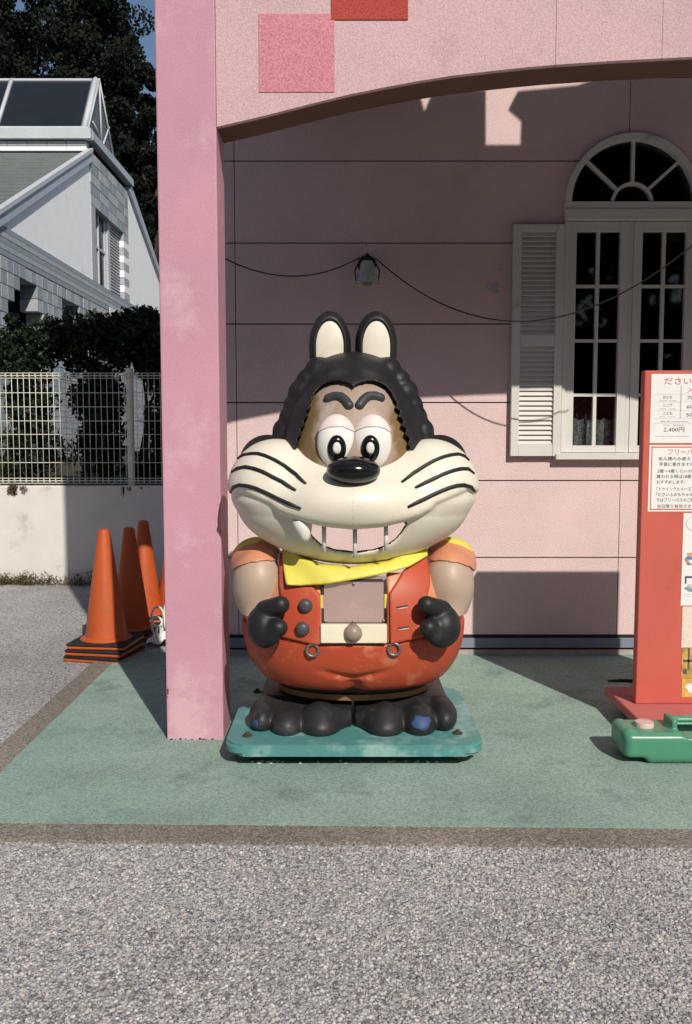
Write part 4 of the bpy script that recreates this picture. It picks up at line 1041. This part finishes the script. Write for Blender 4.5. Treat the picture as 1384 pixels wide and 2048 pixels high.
for u0, u1, v0, v1 in ((641, 646, 1190, 1216), (769, 774, 1188, 1216)):
    a, b = at(u0, v0, py - .004), at(u1, v1, py - .004); box('yellow_strip', a.x, b.x, py - .006, py - .001, b.z, a.z, yellow, pn)
ft_m = dark_void('dark pane seal', (.05, .04, .035))
for u0, u1, v0, v1 in ((643, 648, 1158, 1190), (643, 648, 1217, 1249), (648, 768, 1245, 1249), (768, 773, 1217, 1249), (768, 773, 1158, 1188), (648, 768, 1158, 1163)):
    a, b = at(u0, v0, py - .002), at(u1, v1, py - .002); box('seal', a.x, b.x, py - .003, py - .0005, b.z, a.z, ft_m, pn)
by = 3.274
a, b = at(641, 1250, by), at(774, 1287, by); belt = box('belt', a.x, b.x, by, by + .03, b.z, a.z, ivory, ride, .003)
c = at(706, 1268, by - .01); lathe('knob', [(.036, -.012), (.035, .0), (.028, .016), (.016, .025), (.003, .028)], (c.x, by, c.z), plastic('worn bronze knob', (.30, .22, .185), .4, second=col(.18, .12, .09), amount=.3, sscale=40), belt, 24, 'y')
def on(bv, u, v): return hit(bv, u, v)
for u, v in ((611, 1212), (605, 1258)):
    c, n_ = on(bv_l, u, v); lathe('button', [(.027, -.006), (.027, .006), (.022, .014), (.012, .019), (.002, .020)], c, plastic('dark button', (.065, .06, .065), .45), vestL, 20, 'y')
for u, v in ((804, 1213), (807, 1255)):
    p0, _ = on(bv_r, u - 11, v + 2); p1, _ = on(bv_r, u + 11, v - 2); dd = Vector((0, -.001, 0))
    tube('buttonhole', [p0 + dd, p1 + dd], .0035, mat('dark slit', (.10, .05, .05), .8), vestR, 6)
    tube('buttonhole', [p0 + dd + Vector((0, 0, -.006)), p1 + dd + Vector((0, 0, -.006))], .003, plastic('pale slit edge', (.62, .45, .42)), vestR, 6)
for u, v in ((625, 1300), (788, 1298)):
    c, n_ = on(bv_p, u, v); n_ = Vector((0, -1, .05)).normalized(); a_ = Vector((1, 0, 0)); b_ = n_.cross(a_)
    tube('ring', [c + n_ * .006 + (a_ * math.cos(t) + b_ * math.sin(t)) * .022 for t in [2 * math.pi * i / 28 for i in range(28)]], .0062, steel, ride, 10, True)
# --- arms, sleeves, gloves
for s in (-1, 1):
    m_ = (lambda u: u) if s < 0 else (lambda u: 2 * UC - u + 1)
    A = at(m_(515), 1128, 3.56); B = at(m_(523), 1235, 3.42); ra, rb = 50 * K36, 34 * K36
    fa = lambda X, Y, Z, o_=0.0: smin(cone(X, Y, Z, A[:], B[:], ra + o_, rb + o_), ell(X, Y, Z, at(m_(518), 1170, 3.47)[:], (50 * K36 + o_, .11 + o_, 70 * K36 + o_)), .03)
    lo = (min(A.x, B.x) - .18, 3.26, .55); hi = (max(A.x, B.x) + .18, 3.78, 1.05)
    arm, bva = sdf_obj('arm', lambda X, Y, Z: fa(X, Y, Z), lo, hi, .007, taupe, ride)
    cuff = pg([(m_(u), v) for u, v in ((440, 1172), (458, 1149), (475, 1133), (500, 1122), (530, 1118), (556, 1121), (585, 1130), (585, 1050), (440, 1050))], 3.45)
    ypl = pg([(m_(u), v) for u, v in ((440, 1130), (466, 1107), (490, 1092), (520, 1085), (545, 1086), (585, 1095), (585, 1020), (440, 1020))], 3.5)
    sdf_obj('sleeve', lambda X, Y, Z: smax(smax(fa(X, Y, Z, .007), poly(X, Z, cuff), .004), -(poly(X, Z, ypl)) - .004, .002), lo, hi, .005, peach, ride, None, 1)
    sdf_obj('shoulder_scarf', lambda X, Y, Z: smax(fa(X, Y, Z, .009), poly(X, Z, ypl), .005), lo, (hi[0], hi[1], 1.12), .005, yellow, ride, None, 1)
    gy = 3.29
    def fg(X, Y, Z):
        d = ell(X, Y, Z, at(m_(530), 1252, gy + .03)[:], (35 * K36, .085, 41 * K36))
        d = smin(d, cone(X, Y, Z, at(m_(532), 1222, gy + .02)[:], at(m_(561), 1210, gy - .03)[:], 21 * K36, 17 * K36), .007)
        d = smin(d, cone(X, Y, Z, at(m_(538), 1252, gy)[:], at(m_(557), 1256, gy - .045)[:], 20 * K36, 17 * K36), .008)
        d = smin(d, cone(X, Y, Z, at(m_(530), 1272, gy)[:], at(m_(545), 1272, gy - .035)[:], 20 * K36, 15 * K36), .012)
        return d
    gc = at(m_(535), 1245, gy); sdf_obj('glove', fg, (gc.x - .14, 3.12, gc.z - .15), (gc.x + .14, 3.48, gc.z + .15), .0055, black, ride)

# --- head: muzzle and jaw as an open-backed shell
HY = 3.455
def ce(u, v, Y, ru, rv, ry): p = at(u, v, Y); k = mpp(Y); return (p[:], (ru * k, ry, rv * k))
E_up = ce(UC, 1014, HY, 205, 62, .24); E_l = ce(553, 982, HY + .02, 90, 96, .21); E_r = ce(2 * UC - 553, 982, HY + .02, 90, 96, .21); E_j = ce(UC, 1004, HY, 226, 131, .235); E_n = ce(UC, 1004, HY - .12, 120, 50, .18)
RIDGE = [(at(u0, 956, HY - .03)[:], at(u1, 992, HY - .14)[:]) for u0, u1 in ((572, 688), (2 * UC - 572, 2 * UC - 688))]
E_dip = ce(UC, 905, HY - .02, 66, 42, .4)
lip = [(540, 1012), (552, 1024), (575, 1034), (605, 1044), (650, 1053), (706, 1058), (762, 1054), (810, 1044), (840, 1034), (862, 1023), (874, 1011)]
lipP = pg([(430, 1000)] + [(470, 985)] + lip + [(944, 985), (984, 1000), (984, 800), (430, 800)], 3.24)
hole = pg([(622, 1030), (706, 1040), (814, 1030), (812, 1048), (803, 1066), (790, 1082), (772, 1095), (745, 1104), (708, 1108), (668, 1103), (642, 1092), (625, 1075), (616, 1058)], 3.25)
corner = pg([(546, 1020), (556, 1026), (549, 1046), (543, 1040)], 3.31)
def skull(X, Y, Z):
    d = smin(ell(X, Y, Z, *E_l), ell(X, Y, Z, *E_r), .05); d = smin(d, ell(X, Y, Z, *E_up), .06); d = smin(d, ell(X, Y, np.where(Z > E_j[0][2], E_j[0][2] + (Z - E_j[0][2]) * 1.85, Z), *E_j), .05)
    d = smin(d, ell(X, Y, Z, *E_n), .08)
    for a_, b_ in RIDGE: d = smin(d, cone(X, Y, Z, a_, b_, 54 * K36, 46 * K36), .03)
    return d
zn = xz(UC, 1000)[1]
def fmuz(X, Y, Z):
    b = skull(X, Y, Z)
    jaw = b + .012 * np.clip((zn - Z) / .05, 0, 1)
    upper = smax(b - .016, poly(X, Z, lipP), .03)
    j = smax(jaw, -poly(X, Z, lipP) - .0, .004)
    j = smax(j, -poly(X, Z, hole), .02)
    d = smin(upper, j, .006)
    d = np.maximum(d, -smin(b + .036, np.maximum(3.385 - Y, poly(X, Z, hole)), .01))
    d = np.maximum(d, -np.maximum(3.44 - Y, poly(X, Z + np.maximum(Y - 3.27, 0) * .22, hole) - .02))
    d = smax(d, -ell(X, Y, Z, *E_dip), .015)
    return np.maximum(d, Y - 3.66)
muz, bv_m = sdf_obj('muzzle', fmuz, (UC / F - .92 + .0 - .0 if False else at(UC, 1000, HY).x - .56, 3.08, at(UC, 1150, HY).z - .03), (at(UC, 1000, HY).x + .56, 3.76, at(UC, 870, HY).z + .04), .0062, [cream, inside_m], ride, lambda x, y, z: skull(x, y, z) + .020)
# teeth and bars
p0 = at(604, 1040, 3.250); p1 = at(612, 1084, 3.246)
tube('tooth', [p0, p0.lerp(p1, .4), p0.lerp(p1, .8), p1], [.036, .032, .02, .006], white, muz, 14)
for u, va, vb in ((648, 1044, 1101), (710, 1048, 1112), (772, 1044, 1098)):
    a, b = at(u, va, 3.262), at(u, vb + 3, 3.268); tube('mouth_bar', [a, b], .0082, white, muz, 10)
for k in ([(476, 918), (486, 911), (502, 908), (516, 908), (530, 912), (550, 921), (569, 932), (592, 949), (612, 968)], [(464, 944), (476, 937), (491, 934), (510, 938), (526, 944), (545, 954), (565, 964), (592, 981)],
          [(461, 984), (468, 974), (479, 970), (495, 972), (510, 976), (533, 986), (557, 998), (580, 1008), (602, 1017)],
          [(803, 965), (826, 947), (850, 932), (868, 922), (885, 915), (900, 911), (916, 909), (928, 913), (937, 921)], [(830, 976), (850, 966), (869, 957), (888, 948), (908, 941), (922, 938), (935, 938), (947, 947)], [(815, 1014), (838, 1003), (861, 992), (880, 983), (900, 975), (915, 971), (928, 970), (942, 974), (949, 982)]):
    pts = [hit(bv_m, u, v) for u, v in k]; tube('whisker', [p + n_ * .002 for p, n_ in pts], [.0045] + [.0072] * (len(pts) - 2) + [.0045], black, muz, 8)
sp = [hit(bv_m, UC - .5, v) for v in (976, 990, 1005, 1020, 1035, 1048)]
tube('mould_seam', [p - n_ * .0004 for p, n_ in sp], .0013, plastic('seam line', (.50, .44, .34)), muz, 5)
# --- face
FYc = 3.515
fE = ce(UC, 900, FYc, 124, 152, .245); fE2 = ce(UC, 925, FYc - .03, 120, 90, .22)
def fface(X, Y, Z): return np.maximum(smin(ell(X, Y, Z, *fE), ell(X, Y, Z, *fE2), .05), xz(UC, 1000, 3.5)[1] - Z)
fc = at(UC, 880, FYc)
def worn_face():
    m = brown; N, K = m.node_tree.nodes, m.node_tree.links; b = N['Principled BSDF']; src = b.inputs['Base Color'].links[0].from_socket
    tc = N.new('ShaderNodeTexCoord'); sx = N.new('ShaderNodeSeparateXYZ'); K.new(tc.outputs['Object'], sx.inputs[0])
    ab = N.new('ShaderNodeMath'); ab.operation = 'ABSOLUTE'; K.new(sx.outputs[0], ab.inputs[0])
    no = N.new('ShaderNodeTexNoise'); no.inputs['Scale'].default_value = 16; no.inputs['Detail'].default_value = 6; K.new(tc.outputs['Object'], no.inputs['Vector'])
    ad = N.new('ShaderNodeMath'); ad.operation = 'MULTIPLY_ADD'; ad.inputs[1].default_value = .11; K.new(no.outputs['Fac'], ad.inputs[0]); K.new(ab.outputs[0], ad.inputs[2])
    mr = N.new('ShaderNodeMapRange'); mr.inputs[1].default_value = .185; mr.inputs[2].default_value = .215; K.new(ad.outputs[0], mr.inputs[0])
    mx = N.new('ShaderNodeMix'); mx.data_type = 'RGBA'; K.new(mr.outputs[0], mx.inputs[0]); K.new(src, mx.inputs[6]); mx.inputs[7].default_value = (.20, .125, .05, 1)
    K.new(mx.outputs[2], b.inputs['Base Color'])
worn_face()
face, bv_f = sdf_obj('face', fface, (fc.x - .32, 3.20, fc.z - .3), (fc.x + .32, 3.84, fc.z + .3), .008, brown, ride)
# --- hair
hE = ce(UC, 878, 3.66, 134, 158, .27); hT = ce(UC, 768, 3.64, 96, 62, .21)
tufts = []
for s in (-1, 1):
    for u, v, r in ((633, 744, 30), (612, 763, 26), (601, 788, 31), (586, 812, 25), (583, 838, 31), (565, 862, 26), (569, 884, 33), (618, 785, 30), (600, 826, 27), (590, 868, 33)):
        uu = u if s < 0 else 2 * UC - u; tufts.append((at(uu + s * -6, v, 3.60)[:], r * K36))
    tufts.append((at(535 if s < 0 else 2 * UC - 535, 925, 3.64)[:], 56 * K36))
hl = [(706.5, 775), (700, 768), (690, 763), (675, 760), (655, 762), (640, 770), (629, 783), (623, 798), (617, 806), (623, 815), (611, 823), (617, 832), (604, 841), (611, 850), (598, 859), (605, 868), (592, 878), (598, 888), (586, 902), (586, 1010)]
hairline = pg(hl + [(2 * UC - u, v) for u, v in hl[::-1][:-1]], 3.32)
def fhair(X, Y, Z):
    d = smin(ell(X, Y, Z, *hE), ell(X, Y, Z, *hT), .05)
    for c_, r_ in tufts[:]: d = smin(d, np.sqrt((X - c_[0]) ** 2 + ((Y - c_[1]) * .7) ** 2 + (Z - c_[2]) ** 2) - r_, .007)
    d = smin(d, smax(np.abs(fface(X, Y, Z)) - .024, np.maximum(Y - 3.6, xz(UC, 905, 3.4)[1] - Z), .01), .02)
    d = smax(d, -np.maximum(poly(X, Z, hairline), Y - 3.60), .004)
    return np.maximum(np.maximum(d, xz(UC, 955, 3.6)[1] - Z), Y - 3.90)
hc = at(UC, 820, 3.6)
hair, bv_h = sdf_obj('hair', fhair, (hc.x - .48, 3.17, hc.z - .36), (hc.x + .48, 3.94, hc.z + .27), .0062, black, ride, None, 1)
# --- ears
for s in (-1, 1):
    e = at(660 if s < 0 else 752, 692, 3.63); rx, rz = 41.5 * mpp(3.63), 68 * mpp(3.63)
    def fe(X, Y, Z, rx=rx, rz=rz, e=e):
        XX = X - e.x - s * .0 ; q = ell(XX, Y, np.where(Z < e.z, (Z - e.z) * .45, Z - e.z), (0, 3.63, 0), (rx, .085, rz))
        c = np.maximum(ell(XX, Y, np.where(Z < e.z, (Z - e.z) * .4, Z - e.z), (0, 3.545, -.004), (rx * .80, .062, rz * .87)), -9)
        return np.maximum(smax(q, -c, .006), (e.z - .06) - Z)
    ear, bve = sdf_obj('ear', fe, (e.x - .12, 3.50, e.z - .08), (e.x + .12, 3.75, e.z + .18), .005, black, ride)
    def fi(X, Y, Z, rx=rx, rz=rz, e=e):
        XX = X - e.x; q = ell(XX, Y, np.where(Z < e.z, (Z - e.z) * .4, Z - e.z), (0, 3.595, -.004), (rx * .81, .022, rz * .875)); return np.maximum(q, (e.z - .06) - Z)
    sdf_obj('inner_ear', fi, (e.x - .12, 3.54, e.z - .08), (e.x + .12, 3.65, e.z + .18), .005, cream, ear)
# --- brows, eyes, nose
for k in ([(657, 797), (669, 793), (682, 794), (692, 802), (698, 811)], [(761, 796), (749, 792), (736, 793), (726, 801), (719, 811)]):
    pts = [hit(bv_f, u, v)[0] for u, v in k]
    pts = [pts[0].lerp(pts[0], 0)] + pts[1:]
    sdf_obj('eyebrow', lambda X, Y, Z: np.minimum.reduce([cone(X, Y, Z, pts[i][:], pts[i + 1][:], .0185, .0185) for i in range(len(pts) - 1)]), (min(p.x for p in pts) - .03, min(p.y for p in pts) - .03, min(p.z for p in pts) - .03), (max(p.x for p in pts) + .03, max(p.y for p in pts) + .03, max(p.z for p in pts) + .03), .005, plastic('charcoal brow', (.045, .045, .05), .45), ride)
for s in (-1, 1):
    u0 = 673 if s < 0 else 745
    c, n_ = hit(bv_f, u0, 880); cy = c.y + .012; k = mpp(c.y)
    P = at(u0, 884, cy); R_ = (38.5 * k, .042, 54 * k)
    b = bmesh.new(); bmesh.ops.create_uvsphere(b, u_segments=32, v_segments=24, radius=1)
    for v in b.verts: v.co = Vector((v.co.x * R_[0], v.co.y * R_[1], v.co.z * R_[2])) + P
    eye = bm_obj('eye', b, white, ride, True)
    lidc = at(u0, 884, cy); z0 = at(u0, 856, cy).z
    sdf_obj('eyelid', lambda X, Y, Z: np.maximum(ell(X, Y, Z, lidc[:], (R_[0] + .004, R_[1] + .004, R_[2] + .003)), (z0 + .004 - 4.5 * (X - lidc.x) ** 2) - Z), (lidc.x - .1, cy - .06, z0 - .06), (lidc.x + .1, cy + .06, lidc.z + R_[2] + .02), .0032, lid_m, eye)
    up = 674 if s < 0 else 740
    def disc(nm, uu, vv, ru, rv, m, lift):
        b = bmesh.new(); ring = []; cen = None; rows_ = []
        for q in (0, .5, 1):
            for t in ([0] if q == 0 else range(24)):
                th = 2 * math.pi * t / 24; pos = at(uu + ru * q * math.cos(th), vv + rv * q * math.sin(th), cy)
                f = 1 - ((pos.x - P.x) / R_[0]) ** 2 - ((pos.z - P.z) / R_[2]) ** 2; yy = cy - R_[1] * math.sqrt(max(f, .02)) - lift
                rows_.append(b.verts.new((pos.x, yy, pos.z)))
        for t in range(24):
            b.faces.new((rows_[0], rows_[1 + t], rows_[1 + (t + 1) % 24])); b.faces.new((rows_[1 + t], rows_[25 + t], rows_[25 + (t + 1) % 24], rows_[1 + (t + 1) % 24]))
        rim = [b.verts.new(v.co + Vector((0, lift + .006, 0))) for v in rows_[25:49]]
        for t in range(24): b.faces.new((rows_[25 + t], rim[t], rim[(t + 1) % 24], rows_[25 + (t + 1) % 24]))
        bm_obj(nm, b, m, eye, True)
    disc('pupil', up, 897, 18.5, 27, gblack, .004); disc('glint', up, 896, 8, 12, white, .007)
p = at(707, 941, 3.205); b = bmesh.new(); bmesh.ops.create_uvsphere(b, u_segments=40, v_segments=28, radius=1)
k = mpp(3.205)
for v in b.verts: v.co = Vector((v.co.x * 54 * k, v.co.y * .085, v.co.z * 29 * k)) + p
bm_obj('nose', b, gblack, ride, True)
# --- scarf under the jaw
sc_pts = [(640, 1134), (600, 1122), (572, 1106), (554, 1094), (556, 1112), (564, 1150), (571, 1174), (600, 1175), (640, 1172), (700, 1163), (770, 1151), (820, 1140), (864, 1122), (864, 1085), (830, 1104), (780, 1128), (706, 1138)]
def wob(X, Z): return .012 * np.sin((X - at(560, 1150, 3.3).x) * 26 + (Z * 30)) * np.clip((at(690, 1150, 3.3).x - X) / .25, 0, 1)
scarf, _ = layer('scarf', sc_pts, .035, yellow, 3.28, .0048, 3.60, .012, wob)

# ================================================================== GREEN WATER WEIGHT
gm = plastic('green blow moulded plastic', (.075, .26, .16), .28, var=.05)
wl = at(1233, 1480, 3.36); wy = 3.37; k = mpp(wy)
def wp(u, v): p = at(u, v, wy); return (p.x, p.z)
x0 = wp(1235, 1480)[0]; zt_ = wp(1300, 1452)[1]; LEN = .62
tank = thing('water_weight', (x0 + LEN / 2, wy, 0), 'green plastic water tank weight with pale cap before the sign base', 'water weight')
def rbox(X, Y, Z, c, h, r):
    qx, qy, qz = np.abs(X - c[0]) - h[0] + r, np.abs(Y - c[1]) - h[1] + r, np.abs(Z - c[2]) - h[2] + r
    return np.sqrt(np.maximum(qx, 0) ** 2 + np.maximum(qy, 0) ** 2 + np.maximum(qz, 0) ** 2) + np.minimum(np.maximum(qx, np.maximum(qy, qz)), 0) - r
zl = wp(1240, 1447)[1]
def ftank(X, Y, Z):
    xm = x0 + LEN / 2; XX = np.abs(X - xm)                     # the tank is the same at both ends
    d = rbox(X, Y, Z, (xm, wy, .012 + (zt_ - .012) / 2), (LEN / 2, .10, (zt_ - .012) / 2), .025)
    d = smin(d, rbox(XX, Y, Z, (LEN / 2 - .022, wy, zl / 2 + .02), (.022, .075, zl / 2 - .02), .02), .02)      # end hump
    hx = LEN / 2 - .2
    d = smin(d, rbox(XX, Y, Z, (hx, wy, zt_ - .005), (.012, .05, .045), .01), .012)                              # handle uprights
    d = smin(d, rbox(X, Y, Z, (xm, wy, zt_ + .028), (hx, .022, .012), .01), .008)                               # handle bar
    d = smax(d, -rbox(X, Y, Z, (xm, wy, zt_ - .012), (hx - .02, .09, .026), .012), .012)
    d = smax(d, -rbox(XX, Y, Z, (LEN / 2, wy, .0), (.085, .3, .036), .02), .015)                                 # undercut of the foot
    return d
tk, _ = sdf_obj('tank', ftank, (x0 - .03, wy - .13, -.01), (x0 + LEN + .03, wy + .13, zl + .05), .006, gm, tank)
c = at(1290, 1450, wy - .01); lathe('cap', [(.036, -.012), (.036, .010), (.034, .014), (.004, .015)], (c.x, wy, zt_ + .004), plastic('pale pink cap', (.62, .46, .42), .5), tank, 24)

# loose and half bedded chips of stone on the nearest stretch of paving
b0 = bmesh.new(); bmesh.ops.create_icosphere(b0, subdivisions=1, radius=1); b0.verts.ensure_lookup_table()
iv = np.array([v.co[:] for v in b0.verts]); jf = np.array([[v.index for v in f.verts] for f in b0.faces]); b0.free()
rg = np.random.default_rng(5); n = 15000
cy_ = 1.66 + 1.02 * rg.uniform(0, 1, n) ** 1.1; cx_ = rg.uniform(-1, 1, n) * (.42 * cy_ + .12)
keep = cy_ < (2.773 - .116 - (cx_ + 1.27) * .02 - .006); cx_, cy_ = cx_[keep], cy_[keep]; n = len(cx_)
sz = rg.uniform(.0025, .0062, (n, 1, 1)) * rg.uniform(.75, 1.3, (n, 1, 3)); sz[:, :, 2] *= .62
ang = rg.uniform(0, 6.283, n); V = iv[None] * (1 + rg.uniform(-.22, .22, (n, len(iv), 1))) * sz
ca, sa = np.cos(ang)[:, None], np.sin(ang)[:, None]
V = np.stack([V[..., 0] * ca - V[..., 1] * sa + cx_[:, None], V[..., 0] * sa + V[..., 1] * ca + cy_[:, None], V[..., 2] + rg.uniform(-.0008, .0012, (n, 1))], -1).reshape(-1, 3)
T = (jf[None] + (np.arange(n) * len(iv))[:, None, None]).reshape(-1, 3).astype(np.int32)
me = bpy.data.meshes.new('stone_chips'); me.vertices.add(len(V)); me.vertices.foreach_set('co', V.astype(np.float32).ravel()); me.loops.add(T.size); me.loops.foreach_set('vertex_index', T.ravel())
me.polygons.add(len(T)); me.polygons.foreach_set('loop_start', np.arange(0, T.size, 3, dtype=np.int32)); me.polygons.foreach_set('loop_total', np.full(len(T), 3, np.int32)); me.update()
cm = leafmat('stone chips', (.16, .155, .155), (.60, .575, .555), .8); cr = [x for x in cm.node_tree.nodes if x.type == 'VALTORGB'][0].color_ramp
e_ = cr.elements.new(.5); e_.color = (.40, .385, .385, 1); e_ = cr.elements.new(.8); e_.color = (.47, .43, .40, 1)
tag(link('stone_chips', me, cm), kind='stuff')

# crumbs of paint along the shadow line under the base plate
bm = bmesh.new()
for i in range(46):
    u = random.uniform(500, 880) if i % 3 else random.uniform(512, 560); q = gr(u, 1530 + random.uniform(-2, 3)); s_ = random.uniform(.002, .006)
    add_box(bm, q.x - s_, q.x + s_, q.y - s_ * .7, q.y + s_ * .7, .0121, .0125 + s_ * .6)
o = bm_obj('paint_crumbs', bm, mat('white crumbs', (.75, .73, .7), .9)); tag(o, kind='stuff')
